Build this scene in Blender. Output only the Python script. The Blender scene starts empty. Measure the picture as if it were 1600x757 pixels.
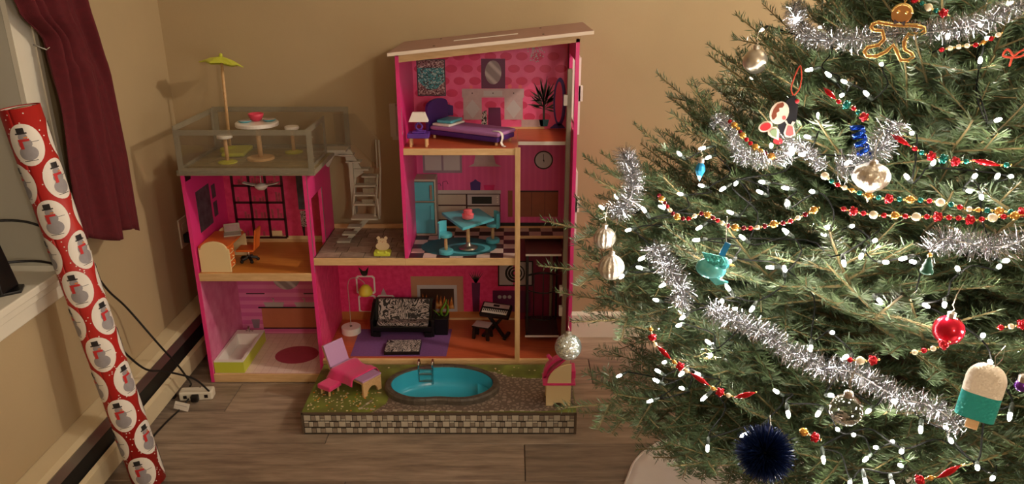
import bpy, bmesh, math, random
from mathutils import Vector as V, Matrix, noise
S = bpy.context.scene
COL = S.collection
PI = math.pi
random.seed(7)

# ------------------------------------------------------------------ camera, world, light, exposure
PITCH = math.atan(428 / 1190)
CAM = V((0, -2.87, 1.45))
cd = bpy.data.cameras.new('camera'); cam = bpy.data.objects.new('camera', cd); COL.objects.link(cam)
cam.location = CAM; cam.rotation_euler = (PI / 2 - PITCH, 0, 0)
cd.sensor_width = 36; cd.lens = 36 * 1190 / 1600; cd.clip_start = 0.02
S.camera = cam
W = bpy.data.worlds.new('world'); S.world = W; W.use_nodes = True
W.node_tree.nodes['Background'].inputs[0].default_value = (0.010, 0.013, 0.022, 1)     # night outside
W.node_tree.nodes['Background'].inputs[1].default_value = 1.0
S.view_settings.view_transform = 'Standard'; S.view_settings.look = 'None'
S.view_settings.gamma = 1; S.view_settings.exposure = 0.0
LAMP_A = (1.82, -1.08, 2.32)      # ceiling lamp over the far side of the tree
FILL_B = (0.95, -3.95, 1.72)      # added fill light behind the viewer, brightens the dollhouse front and rooms
def bulb_light(name, loc, power, color, radius):
    l = bpy.data.lights.new(name, 'POINT'); l.energy = power; l.color = color; l.shadow_soft_size = radius
    o = bpy.data.objects.new(name, l); COL.objects.link(o); o.location = loc; return o
bulb_light('lamp_or_fill_light', LAMP_A, 92.0, (1.0, 0.87, 0.70), 0.07)
bulb_light('lamp_or_fill_light', FILL_B, 58.0, (1.0, 0.87, 0.70), 0.10)
FAIRY = 275.0

# ------------------------------------------------------------------ helpers
def lin(c):
    return tuple((x / 255 / 12.92) if x / 255 <= 0.04045 else ((x / 255 + 0.055) / 1.055) ** 2.4 for x in c) + (1,)
def sock(bs, *names):
    for n in names:
        if n in bs.inputs: return bs.inputs[n]
def mat(name, rgb, rough=0.5, metal=0.0, var=0.0, scale=20.0, stretch=None, bump=0.0, bscale=None, spec=0.5, coat=0.0, trans=0.0, alpha=1.0, rgb2=None, sheen=0.0, objvar=0.0):
    m = bpy.data.materials.new(name); m.use_nodes = True
    nt = m.node_tree; N = nt.nodes; Lk = nt.links
    bs = N['Principled BSDF']
    bs.inputs['Base Color'].default_value = lin(rgb); bs.inputs['Roughness'].default_value = rough
    bs.inputs['Metallic'].default_value = metal
    sock(bs, 'Specular IOR Level', 'Specular').default_value = spec
    if coat: sock(bs, 'Coat Weight', 'Clearcoat').default_value = coat
    if trans: sock(bs, 'Transmission Weight', 'Transmission').default_value = trans
    if alpha < 1: bs.inputs['Alpha'].default_value = alpha
    if sheen: sock(bs, 'Sheen Weight', 'Sheen').default_value = sheen
    if var or rgb2 or bump or objvar:
        tc = N.new('ShaderNodeTexCoord'); src = tc.outputs['Object']
        if stretch:
            mp = N.new('ShaderNodeMapping'); mp.inputs['Scale'].default_value = stretch
            Lk.new(src, mp.inputs['Vector']); src = mp.outputs['Vector']
            if objvar:
                oi = N.new('ShaderNodeObjectInfo'); vm = N.new('ShaderNodeVectorMath'); vm.operation = 'SCALE'
                cb = N.new('ShaderNodeCombineXYZ'); Lk.new(oi.outputs['Random'], cb.inputs[0]); Lk.new(oi.outputs['Random'], cb.inputs[1]); Lk.new(oi.outputs['Random'], cb.inputs[2])
                vm.inputs['Scale'].default_value = 37.0; Lk.new(cb.outputs[0], vm.inputs[0])
                ad = N.new('ShaderNodeVectorMath'); Lk.new(src, ad.inputs[0]); Lk.new(vm.outputs[0], ad.inputs[1]); src = ad.outputs[0]
        if var or rgb2:
            nz = N.new('ShaderNodeTexNoise'); nz.inputs['Scale'].default_value = scale; nz.inputs['Detail'].default_value = 5
            nz.inputs['Roughness'].default_value = 0.6
            Lk.new(src, nz.inputs['Vector'])
            cr = N.new('ShaderNodeValToRGB')
            a = lin(rgb); b = lin(rgb2) if rgb2 else tuple(x * (1 - var) for x in a[:3]) + (1,)
            if not rgb2: a = tuple(min(1, x * (1 + var)) for x in a[:3]) + (1,)
            cr.color_ramp.elements[0].position = 0.32; cr.color_ramp.elements[1].position = 0.68
            cr.color_ramp.elements[0].color = b; cr.color_ramp.elements[1].color = a
            Lk.new(nz.outputs['Fac'], cr.inputs['Fac'])
            out = cr.outputs['Color']
            if objvar:
                oi = N.new('ShaderNodeObjectInfo'); mr = N.new('ShaderNodeMapRange')
                mr.inputs['To Min'].default_value = 1 - objvar; mr.inputs['To Max'].default_value = 1 + objvar
                Lk.new(oi.outputs['Random'], mr.inputs['Value'])
                hs = N.new('ShaderNodeHueSaturation'); Lk.new(mr.outputs[0], hs.inputs['Value']); Lk.new(out, hs.inputs['Color']); out = hs.outputs['Color']
            Lk.new(out, bs.inputs['Base Color'])
        if bump:
            n2 = N.new('ShaderNodeTexNoise'); n2.inputs['Scale'].default_value = bscale or scale * 3; n2.inputs['Detail'].default_value = 3
            Lk.new(src, n2.inputs['Vector'])
            bp = N.new('ShaderNodeBump'); bp.inputs['Strength'].default_value = bump; bp.inputs['Distance'].default_value = 0.002
            Lk.new(n2.outputs['Fac'], bp.inputs['Height']); Lk.new(bp.outputs['Normal'], bs.inputs['Normal'])
    return m
def ramp_mat(name, kind, cols, scale=10, rough=0.5, distort=0.0, metal=0.0, bands='Z', constant=True, bump=0.0, stretch=(1, 1, 1)):
    """procedural pattern: kind 'wave' | 'voronoi' | 'checker' | 'noise' mapped over a colour ramp"""
    m = bpy.data.materials.new(name); m.use_nodes = True
    nt = m.node_tree; N = nt.nodes; Lk = nt.links; bs = N['Principled BSDF']
    bs.inputs['Roughness'].default_value = rough; bs.inputs['Metallic'].default_value = metal
    tc = N.new('ShaderNodeTexCoord'); mp = N.new('ShaderNodeMapping'); mp.inputs['Scale'].default_value = stretch
    Lk.new(tc.outputs['Object'], mp.inputs['Vector'])
    if kind == 'wave':
        t = N.new('ShaderNodeTexWave'); t.bands_direction = 'X' if bands == 'RINGS' else bands; t.wave_type = 'RINGS' if bands == 'RINGS' else 'BANDS'; t.inputs['Distortion'].default_value = distort; t.inputs['Detail Scale'].default_value = 1.5; o = t.outputs['Fac']
    elif kind == 'voronoi':
        t = N.new('ShaderNodeTexVoronoi'); o = t.outputs['Color']
    elif kind == 'cells':
        t = N.new('ShaderNodeTexVoronoi'); t.feature = 'DISTANCE_TO_EDGE'; o = t.outputs['Distance']
    else:
        t = N.new('ShaderNodeTexNoise'); t.inputs['Detail'].default_value = 4; t.inputs['Distortion'].default_value = distort; o = t.outputs['Fac']
    t.inputs['Scale'].default_value = scale
    Lk.new(mp.outputs['Vector'], t.inputs['Vector'])
    cr = N.new('ShaderNodeValToRGB'); e = cr.color_ramp.elements
    if constant: cr.color_ramp.interpolation = 'CONSTANT'
    e[0].position = cols[0][0]; e[0].color = lin(cols[0][1]); e[1].position = cols[1][0]; e[1].color = lin(cols[1][1])
    for p, c in cols[2:]:
        q = e.new(p); q.color = lin(c)
    Lk.new(o, cr.inputs['Fac']); Lk.new(cr.outputs['Color'], bs.inputs['Base Color'])
    if bump:
        bp = N.new('ShaderNodeBump'); bp.inputs['Strength'].default_value = bump; bp.inputs['Distance'].default_value = 0.002
        Lk.new(o, bp.inputs['Height']); Lk.new(bp.outputs['Normal'], bs.inputs['Normal'])
    return m
def glitter(name, rgb, scale=900, rough=0.3, metal=0.85, amt=0.9):
    m = mat(name, rgb, rough, metal); nt = m.node_tree; N = nt.nodes; bs = N['Principled BSDF']
    tc = N.new('ShaderNodeTexCoord'); vo = N.new('ShaderNodeTexVoronoi'); vo.inputs['Scale'].default_value = scale
    nt.links.new(tc.outputs['Object'], vo.inputs['Vector'])
    sb = N.new('ShaderNodeVectorMath'); sb.operation = 'SUBTRACT'; sb.inputs[1].default_value = (.5, .5, .5); nt.links.new(vo.outputs['Color'], sb.inputs[0])
    sc = N.new('ShaderNodeVectorMath'); sc.operation = 'SCALE'; sc.inputs['Scale'].default_value = amt; nt.links.new(sb.outputs[0], sc.inputs[0])
    ge = N.new('ShaderNodeNewGeometry'); ad = N.new('ShaderNodeVectorMath'); nt.links.new(ge.outputs['Normal'], ad.inputs[0]); nt.links.new(sc.outputs[0], ad.inputs[1])
    nm = N.new('ShaderNodeVectorMath'); nm.operation = 'NORMALIZE'; nt.links.new(ad.outputs[0], nm.inputs[0]); nt.links.new(nm.outputs[0], bs.inputs['Normal'])
    return m
def clear(name, rgb, opac=0.12, rough=0.08):
    """clear acrylic sheet: mostly see-through with a fresnel sheen"""
    m = bpy.data.materials.new(name); m.use_nodes = True; nt = m.node_tree; N = nt.nodes; Lk = nt.links
    N.remove(N['Principled BSDF']); out = N['Material Output']
    tr = N.new('ShaderNodeBsdfTransparent'); tr.inputs[0].default_value = (0.93, 0.92, 0.9, 1)
    df = N.new('ShaderNodeBsdfDiffuse'); df.inputs[0].default_value = lin(rgb)
    gl = N.new('ShaderNodeBsdfGlossy'); gl.inputs['Roughness'].default_value = rough
    m1 = N.new('ShaderNodeMixShader'); m1.inputs[0].default_value = opac; Lk.new(tr.outputs[0], m1.inputs[1]); Lk.new(df.outputs[0], m1.inputs[2])
    lw = N.new('ShaderNodeLayerWeight'); pw = N.new('ShaderNodeMath'); pw.operation = 'POWER'; pw.inputs[1].default_value = 4.0; Lk.new(lw.outputs['Facing'], pw.inputs[0])
    fr = N.new('ShaderNodeMath'); fr.operation = 'MULTIPLY_ADD'; fr.inputs[1].default_value = .35; fr.inputs[2].default_value = .025; Lk.new(pw.outputs[0], fr.inputs[0])
    m2 = N.new('ShaderNodeMixShader'); Lk.new(fr.outputs[0], m2.inputs[0]); Lk.new(m1.outputs[0], m2.inputs[1]); Lk.new(gl.outputs[0], m2.inputs[2])
    Lk.new(m2.outputs[0], out.inputs['Surface']); return m
def emit(name, rgb, strength):
    m = bpy.data.materials.new(name); m.use_nodes = True; nt = m.node_tree; N = nt.nodes
    N.remove(N['Principled BSDF']); e = N.new('ShaderNodeEmission'); e.inputs[0].default_value = lin(rgb); e.inputs[1].default_value = strength
    nt.links.new(e.outputs[0], N['Material Output'].inputs['Surface']); return m

class B:
    def __init__(s): s.v = []; s.f = []; s.mi = []; s.cur = 0
    def mesh(s, vs, fs):
        n = len(s.v); s.v += [tuple(p) for p in vs]
        for f in fs: s.f.append(tuple(i + n for i in f)); s.mi.append(s.cur)
        return s
    def m(s, i): s.cur = i; return s
    def box(s, c, d, rot=None):
        hx, hy, hz = d[0] / 2, d[1] / 2, d[2] / 2
        vs = [V((x * hx, y * hy, z * hz)) for x in (-1, 1) for y in (-1, 1) for z in (-1, 1)]
        if rot: vs = [rot @ p for p in vs]
        c = V(c); vs = [p + c for p in vs]
        return s.mesh(vs, [(0, 1, 3, 2), (4, 6, 7, 5), (0, 4, 5, 1), (2, 3, 7, 6), (0, 2, 6, 4), (1, 5, 7, 3)])
    def bb(s, x0, x1, y0, y1, z0, z1): return s.box(((x0 + x1) / 2, (y0 + y1) / 2, (z0 + z1) / 2), (x1 - x0, y1 - y0, z1 - z0))
    def tube(s, pts, r, n=6, caps=True, closed=False):
        pts = [V(p) for p in pts]; k = len(pts); rs = r if isinstance(r, (list, tuple)) else [r] * k
        up = V((0, 0, 1)); vs = []; prev = None
        for i, p in enumerate(pts):
            a = pts[i - 1] if (i > 0 or closed) else pts[i]; b = pts[(i + 1) % k] if (i < k - 1 or closed) else pts[i]
            t = (b - a)
            if t.length < 1e-9: t = V((0, 0, 1))
            t.normalize()
            if prev is None:
                q = up if abs(t.z) < 0.95 else V((1, 0, 0)); u = t.cross(q).normalized()
            else:
                u = (prev - t * prev.dot(t))
                if u.length < 1e-6: u = t.orthogonal()
                u.normalize()
            prev = u; w = t.cross(u)
            for j in range(n):
                an = 2 * PI * j / n; vs.append(p + (u * math.cos(an) + w * math.sin(an)) * rs[i])
        fs = []
        for i in range(k if closed else k - 1):
            a = i * n; b = ((i + 1) % k) * n
            for j in range(n): fs.append((a + j, a + (j + 1) % n, b + (j + 1) % n, b + j))
        if caps and not closed:
            fs.append(tuple(range(n - 1, -1, -1))); fs.append(tuple((k - 1) * n + j for j in range(n)))
        return s.mesh(vs, fs)
    def cyl(s, p0, p1, r, r1=None, n=16): return s.tube([p0, p1], [r, r if r1 is None else r1], n)
    def lathe(s, prof, n=20, o=(0, 0, 0), sx=1, sy=1, rot=None):
        o = V(o); vs = []; fs = []
        for r, z in prof:
            for j in range(n):
                a = 2 * PI * j / n; p = V((r * math.cos(a) * sx, r * math.sin(a) * sy, z))
                vs.append((rot @ p if rot else p) + o)
        k = len(prof)
        for i in range(k - 1):
            for j in range(n): fs.append((i * n + j, i * n + (j + 1) % n, (i + 1) * n + (j + 1) % n, (i + 1) * n + j))
        if prof[0][0] > 1e-6: fs.append(tuple(range(n - 1, -1, -1)))
        if prof[-1][0] > 1e-6: fs.append(tuple((k - 1) * n + j for j in range(n)))
        return s.mesh(vs, fs)
    def ball(s, c, r, n=14, sc=(1, 1, 1), rot=None):
        pr = [(r * math.sin(PI * i / (n // 2 + 1)) if 0 < i < n // 2 + 1 else 1e-7, -r * math.cos(PI * i / (n // 2 + 1)) * sc[2]) for i in range(n // 2 + 2)]
        return s.lathe(pr, n, c, sc[0], sc[1], rot)
    def prism(s, poly, ext):
        """closed outline of 3D points pushed along ext"""
        p = [V(q) for q in poly]; e = V(ext); n = len(p)
        return s.mesh(p + [q + e for q in p], [tuple(range(n - 1, -1, -1)), tuple(range(n, 2 * n))] + [(i, (i + 1) % n, n + (i + 1) % n, n + i) for i in range(n)])
    def ring(s, outer, inner, ext):
        """frame between two outlines with the same number of points"""
        o = [V(q) for q in outer]; i_ = [V(q) for q in inner]; e = V(ext); n = len(o)
        vs = o + i_ + [q + e for q in o] + [q + e for q in i_]; fs = []
        for k in range(n):
            l = (k + 1) % n
            fs += [(k, l, n + l, n + k), (2 * n + l, 2 * n + k, 3 * n + k, 3 * n + l), (l, k, 2 * n + k, 2 * n + l), (n + k, n + l, 3 * n + l, 3 * n + k)]
        return s.mesh(vs, fs)
    def grid(s, fn, nu, nv):
        vs = [fn(i / nu, j / nv) for i in range(nu + 1) for j in range(nv + 1)]
        return s.mesh(vs, [(i * (nv + 1) + j, (i + 1) * (nv + 1) + j, (i + 1) * (nv + 1) + j + 1, i * (nv + 1) + j + 1) for i in range(nu) for j in range(nv)])

def new_mesh(name, b, mats, smooth=False):
    me = bpy.data.meshes.new(name); me.from_pydata(b.v, [], b.f)
    ms = mats if isinstance(mats, (list, tuple)) else [mats]
    for m in ms: me.materials.append(m)
    if len(ms) > 1: me.polygons.foreach_set('material_index', b.mi)
    bm = bmesh.new(); bm.from_mesh(me); bmesh.ops.recalc_face_normals(bm, faces=bm.faces[:]); bm.to_mesh(me); bm.free()
    if smooth: me.polygons.foreach_set('use_smooth', [True] * len(me.polygons))
    me.update(); return me
def ob(name, b, mats, parent=None, smooth=False, bev=0.0, label=None, kind=None, loc=None, solid=0.0, world=False):
    me = b if isinstance(b, bpy.types.Mesh) else new_mesh(name, b, mats, smooth)
    o = bpy.data.objects.new(name, me); COL.objects.link(o)
    if parent:
        o.parent = parent
        if world: o.matrix_parent_inverse = Matrix.Translation(-parent.location)
    if loc is not None: o.location = loc
    if solid:
        q = o.modifiers.new('thickness', 'SOLIDIFY'); q.thickness = solid; q.offset = 0
    if bev:
        q = o.modifiers.new('bevel', 'BEVEL'); q.width = bev; q.segments = 2; q.limit_method = 'ANGLE'; q.angle_limit = 0.7
    if smooth and bev == 0:
        pass
    if label: o['label'] = label
    if kind: o['kind'] = kind
    return o
def tag(o, label, cat, group=None):
    o['label'] = label; o['category'] = cat
    if group: o['group'] = group
    return o
def thing(name, label, cat, loc=(0, 0, 0), rz=0.0, group=None, rot=None):
    o = bpy.data.objects.new(name, None); COL.objects.link(o); o.empty_display_size = 0.02
    o.location = loc; o.rotation_euler = rot or (0, 0, rz)
    return tag(o, label, cat, group)
def struct(name, b, m, **k): return ob(name, b, m, kind='structure', **k)
def RZ(a): return Matrix.Rotation(a, 3, 'Z')
def RX(a): return Matrix.Rotation(a, 3, 'X')
def RY(a): return Matrix.Rotation(a, 3, 'Y')
def circ(n, r, c=(0, 0, 0), pl='xy', ry=None, a0=0.0, a1=2 * PI):
    c = V(c); out = []; ry = ry or r
    for i in range(n):
        a = a0 + (a1 - a0) * i / (n if abs(a1 - a0 - 2 * PI) < 1e-6 else n - 1); p, q = r * math.cos(a), ry * math.sin(a)
        out.append(c + (V((p, q, 0)) if pl == 'xy' else V((p, 0, q)) if pl == 'xz' else V((0, p, q))))
    return out
def spline(pts, k=8):
    """Catmull-Rom through the points"""
    P = [V(p) for p in pts]; P = [P[0] * 2 - P[1]] + P + [P[-1] * 2 - P[-2]]; out = []
    for i in range(1, len(P) - 2):
        for j in range(k):
            t = j / k; a, b, c, d = P[i - 1], P[i], P[i + 1], P[i + 2]
            out.append(0.5 * ((2 * b) + (c - a) * t + (2 * a - 5 * b + 4 * c - d) * t * t + (3 * b - a - 3 * c + d) * t ** 3))
    out.append(P[-2]); return out

# ------------------------------------------------------------------ materials
M = {}
M['paint'] = mat('wall_paint', (174, 153, 118), 0.75, var=0.03, scale=3, bump=0.15, bscale=160)
M['white'] = mat('white_trim', (222, 216, 200), 0.45, var=0.02, scale=8)
M['plank'] = mat('floor_wood', (166, 146, 126), 0.42, rgb2=(118, 102, 88), scale=5, stretch=(1.2, 9, 9), objvar=0.22, bump=0.12, bscale=30)
M['gap'] = mat('floor_gap', (40, 30, 24), 0.8)
M['ceil'] = mat('ceiling_paint', (225, 218, 205), 0.8)
M['cream_metal'] = mat('heater_cream', (206, 190, 156), 0.4, var=0.03, scale=6)
M['dark'] = mat('heater_dark', (22, 22, 20), 0.5)
M['silver'] = mat('brushed_silver', (170, 165, 155), 0.3, 0.9)
M['chrome'] = mat('chrome', (215, 215, 215), 0.12, 1.0)
M['black'] = mat('black_plastic', (14, 13, 14), 0.35)
M['cable'] = mat('black_cable', (16, 15, 15), 0.5)
M['strip'] = mat('cream_plastic', (222, 214, 196), 0.4)
M['curtain'] = mat('wine_cloth', (84, 8, 20), 0.9, var=0.12, scale=60, bump=0.3, bscale=600)
M['pink'] = mat('hot_pink_paint', (228, 54, 132), 0.38, var=0.04, scale=9)
M['pinkroom'] = ramp_mat('raspberry_print', 'noise', [(0.35, (210, 50, 102)), (0.65, (228, 70, 122))], 40, 0.42, constant=False)
M['pinkliving'] = ramp_mat('living_print', 'noise', [(0.35, (222, 44, 106)), (0.65, (236, 66, 126))], 60, 0.42, constant=False)
M['pinkkit'] = ramp_mat('kitchen_print', 'wave', [(0.0, (226, 90, 152)), (0.6, (220, 83, 146))], 14, 0.42, bands='X', constant=False)
M['pinkbath'] = ramp_mat('bath_stripe_print', 'wave', [(0.0, (228, 132, 182)), (0.5, (214, 102, 164))], 9, 0.42, bands='Z')
M['pinkbathside'] = ramp_mat('bath_side_print', 'noise', [(0.3, (206, 96, 140)), (0.7, (228, 138, 176))], 22, 0.42, constant=False)
M['dot'] = mat('wallpaper_dot_print', (212, 50, 100), 0.42, var=0.05, scale=30)
M['pinkbed'] = ramp_mat('bed_print', 'noise', [(0.3, (226, 66, 124)), (0.7, (238, 108, 156))], 14, 0.42, constant=False)
M['shaft'] = mat('shaft_print', (132, 30, 66), 0.42, var=0.06, scale=20)
M['glit'] = glitter('silver_glitter_edge', (200, 190, 195), 700)
M['birch'] = mat('birch_edge', (226, 188, 138), 0.5, rgb2=(208, 166, 116), scale=9, stretch=(2, 14, 14))
M['birchv'] = mat('birch_edge_upright', (226, 188, 138), 0.5, rgb2=(208, 166, 116), scale=9, stretch=(14, 14, 2))
M['beech'] = mat('beech', (214, 176, 126), 0.5, rgb2=(198, 156, 108), scale=12, stretch=(3, 12, 12))
M['orangefloor'] = mat('orange_floor_print', (214, 142, 62), 0.38, rgb2=(196, 122, 48), scale=10, stretch=(1, 12, 12))
M['redfloor'] = mat('cherry_floor_print', (196, 96, 58), 0.36, rgb2=(176, 80, 46), scale=10, stretch=(1.2, 14, 14))
M['skirt_print'] = mat('printed_skirting', (186, 112, 62), 0.4, var=0.08, scale=16)
M['roof'] = mat('roof_mauve', (150, 112, 100), 0.45, var=0.06, scale=30)
M['roofedge'] = mat('roof_edge', (226, 208, 190), 0.5)
M['greyplastic'] = mat('taupe_plastic', (142, 132, 112), 0.35, var=0.02, scale=20)
M['greyclear'] = clear('smoked_acrylic_frame', (158, 150, 130), 0.52, 0.2)
M['acrylic'] = clear('clear_acrylic', (190, 180, 160), 0.05)
M['stairplastic'] = mat('stair_plastic', (178, 172, 156), 0.4)
M['plasticwhite'] = mat('white_plastic', (228, 224, 216), 0.35)
M['deckprint'] = mat('deck_tile_print', (150, 132, 92), 0.4, rgb2=(122, 108, 74), scale=18)
M['tileA'] = mat('terrace_tile_light', (168, 146, 130), 0.42, rgb2=(132, 112, 98), scale=30, objvar=0.2, stretch=(1, 1, 1))
M['grout'] = mat('terrace_grout', (70, 58, 50), 0.6)
M['chk_dark'] = mat('checker_dark', (58, 26, 30), 0.32)
M['chk_light'] = mat('checker_light', (206, 182, 172), 0.32, var=0.04, scale=20)
M['bathtile'] = mat('bath_tile_print', (232, 206, 196), 0.35, var=0.03, scale=20, objvar=0.03)
M['bathgrout'] = mat('bath_tile_joint', (196, 150, 146), 0.5)
M['bathmat'] = mat('bath_mat_print', (178, 66, 92), 0.45, var=0.06, scale=60)
M['lime'] = mat('lime_paint', (200, 206, 66), 0.4)
M['limeclear'] = clear('lime_clear_plastic', (208, 206, 70), 0.7, 0.15)
M['whitepaint'] = mat('white_paint', (236, 230, 222), 0.35)
M['teal'] = mat('teal_paint', (84, 178, 194), 0.38, var=0.02, scale=20)
M['tealdark'] = mat('teal_rug', (40, 104, 114), 0.6, var=0.1, scale=70)
M['poolteal'] = mat('pool_plastic', (62, 178, 204), 0.22, var=0.02, scale=10)
M['poolrim'] = mat('pool_rim_stone', (98, 88, 76), 0.5, rgb2=(72, 64, 54), scale=50, objvar=0.1, stretch=(1, 1, 1))
M['purple'] = mat('purple_paint', (92, 48, 150), 0.4)
M['purpled'] = mat('dark_purple_paint', (66, 34, 112), 0.45)
M['lilac'] = mat('lilac_fabric', (164, 110, 168), 0.75, var=0.04, scale=60)
M['lilacplain'] = mat('lilac_paint', (182, 138, 182), 0.45)
M['purplerug'] = mat('purple_rug', (118, 74, 132), 0.85, var=0.1, scale=120)
M['magenta'] = mat('magenta_felt', (216, 44, 112), 0.85, var=0.05, scale=80, sheen=0.3)
M['coral'] = mat('coral_pink', (238, 112, 122), 0.45)
M['bowlpink'] = mat('bowl_pink', (216, 66, 92), 0.35)
M['orange'] = mat('orange_paint', (224, 112, 42), 0.4)
M['cream'] = mat('cream_paint', (232, 208, 158), 0.45)
M['darkwood'] = mat('dark_brown_print', (58, 22, 28), 0.4)
M['paisley'] = ramp_mat('black_silver_swirl', 'noise', [(0.0, (24, 22, 24)), (0.33, (190, 178, 172)), (0.36, (24, 22, 24)), (0.40, (190, 178, 172)), (0.435, (24, 22, 24)), (0.47, (190, 178, 172)), (0.505, (24, 22, 24)), (0.54, (190, 178, 172)), (0.575, (24, 22, 24)), (0.61, (190, 178, 172)), (0.65, (24, 22, 24)), (0.70, (190, 178, 172))], 13, 0.5, distort=1.6)
M['leafgreen'] = mat('leaf_green', (112, 176, 52), 0.4, var=0.1, scale=40)
M['darkleaf'] = mat('dark_leaf_print', (44, 46, 34), 0.5)
M['lemon'] = mat('lemon_yellow', (222, 204, 66), 0.45)
M['steel'] = mat('steel_print', (196, 182, 168), 0.35, 0.3, var=0.1, scale=12)
M['firebrown'] = mat('fireplace_print', (186, 134, 104), 0.4, var=0.06, scale=14)
M['fire'] = ramp_mat('flame_print', 'noise', [(0.35, (120, 52, 30)), (0.5, (212, 120, 48)), (0.65, (246, 196, 120))], 40, 0.5, constant=False)
M['wine'] = mat('wine_print', (96, 30, 74), 0.4)
M['greyprint'] = mat('grey_furniture_print', (188, 162, 162), 0.42, var=0.08, scale=40)
M['greycab'] = mat('grey_cabinet_print', (146, 124, 140), 0.42, var=0.06, scale=30)
M['mirrorprint'] = ramp_mat('mirror_print', 'wave', [(0.0, (196, 186, 184)), (0.5, (150, 138, 138))], 12, 0.2, bands='DIAGONAL', constant=False)
M['sequin'] = ramp_mat('sequin_print', 'voronoi', [(0.0, (44, 92, 98)), (0.35, (70, 156, 164)), (0.62, (168, 206, 204)), (0.82, (96, 80, 82))], 240, 0.3)
M['sequin2'] = ramp_mat('sequin_print_rose', 'voronoi', [(0.0, (92, 52, 60)), (0.4, (152, 112, 116)), (0.7, (206, 186, 182))], 240, 0.3)
M['leopard'] = ramp_mat('leopard_print', 'cells', [(0.0, (206, 186, 176)), (0.1, (60, 30, 34))], 160, 0.5)
M['tanprint'] = mat('tan_cabinet_print', (198, 120, 88), 0.4, var=0.05, scale=20)
M['oakprint'] = mat('oak_cabinet_print', (150, 84, 58), 0.4, var=0.1, scale=16)
M['greyph'] = mat('photo_print_grey', (190, 182, 182), 0.4)
M['darkprint'] = mat('dark_picture_print', (44, 42, 52), 0.4, rgb2=(86, 88, 96), scale=30)
M['grass'] = ramp_mat('lawn_print', 'noise', [(0.3, (88, 90, 46)), (0.55, (112, 124, 56)), (0.75, (136, 152, 66))], 16, 0.4, constant=False)
M['patio'] = ramp_mat('paving_print', 'cells', [(0.0, (112, 98, 86)), (0.16, (156, 140, 126))], 62, 0.42)
M['flower'] = mat('flower_print', (226, 206, 170), 0.5)
M['flowero'] = mat('flower_print_orange', (228, 142, 54), 0.5)
M['stonebase'] = mat('stone_wall_joint_print', (58, 52, 46), 0.5)
M['stoneL'] = mat('stone_print_light', (186, 176, 158), 0.42, objvar=0.08, var=0.06, scale=40, stretch=(1, 1, 1))
M['stoneD'] = mat('stone_print_dark', (142, 128, 112), 0.42, objvar=0.12, var=0.08, scale=40, stretch=(1, 1, 1))
M['edgebrown'] = mat('platform_edge', (92, 76, 62), 0.5)
# ------------------------------------------------------------------ the room
XL, XR, YF, ZC = -1.275, 2.9, -4.6, 2.45
b = B(); b.bb(XL - .02, XR, YF, .1, -.05, -.004); floor = struct('floor', b, M['gap'])
# wide boards running along the back wall, staggered end joints, each board a part of the floor
rr = random.Random(3)
rows = [0.0 - .005]
y = -.006; k = 0
joints = {0: [-.9, .7], 1: [-.757, .30], 2: [-1.0, .434], 3: [-.607, 1.2], 4: [.04, 1.5], 5: [-.5, .9]}
while y > YF:
    w = .19 if k else .195
    xs = [XL + .001] + sorted(joints.get(k, [rr.uniform(-.9, .2), rr.uniform(.6, 2)])) + [XR]
    for a, c in zip(xs[:-1], xs[1:]):
        b = B(); hx, hy = (c - a) / 2 - .0008, w / 2 - .0009; e = .0016
        b.mesh([(-hx, -hy, -.0035), (hx, -hy, -.0035), (hx, hy, -.0035), (-hx, hy, -.0035), (-hx + e, -hy + e, 0), (hx - e, -hy + e, 0), (hx - e, hy - e, 0), (-hx + e, hy - e, 0)],
               [(4, 5, 6, 7), (0, 1, 5, 4), (1, 2, 6, 5), (2, 3, 7, 6), (3, 0, 4, 7)])
        ob('floor_board', b, M['plank'], floor, loc=((a + c) / 2, y - w / 2, 0))
    y -= w; k += 1
b = B(); b.bb(XL - .6, XR + .1, 0, .1, -.05, ZC); struct('wall_back', b, M['paint'])
b = B(); b.bb(XR, XR + .1, YF, 0, -.05, ZC); struct('wall_right', b, M['paint'])
b = B(); b.bb(XL - .6, XR + .1, YF - .1, YF, -.05, ZC); struct('wall_front', b, M['paint'])
b = B(); b.bb(XL - .6, XR + .1, YF - .1, .1, ZC, ZC + .1); struct('ceiling', b, M['ceil'])
# left wall with the window opening
WY0, WY1, WZ0, WZ1 = -2.15, -.885, .665, 2.0
b = B()
b.bb(XL - .1, XL, WY1 + .02, 0, -.05, ZC); b.bb(XL - .1, XL, YF, WY0 - .02, -.05, ZC)
b.bb(XL - .1, XL, WY0 - .02, WY1 + .02, -.05, WZ0 - .023); b.bb(XL - .1, XL, WY0 - .02, WY1 + .02, WZ1 + .02, ZC)
b.bb(XL - .56, XL - .1, WY0 - .05, WY1 + .05, -.05, WZ0 - .023)
struct('wall_left', b, M['paint'])
b = B(); b.bb(.216, 2.9, -.014, -.0005, 0, .1); b.bb(-.7, .216, -.014, -.0005, 0, .1); b.prism([(-.7, -.014, .1), (-.7, -.0005, .1), (-.7, -.0005, .112)], (3.6, 0, 0))
struct('baseboard_back', b, M['white'])
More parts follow.
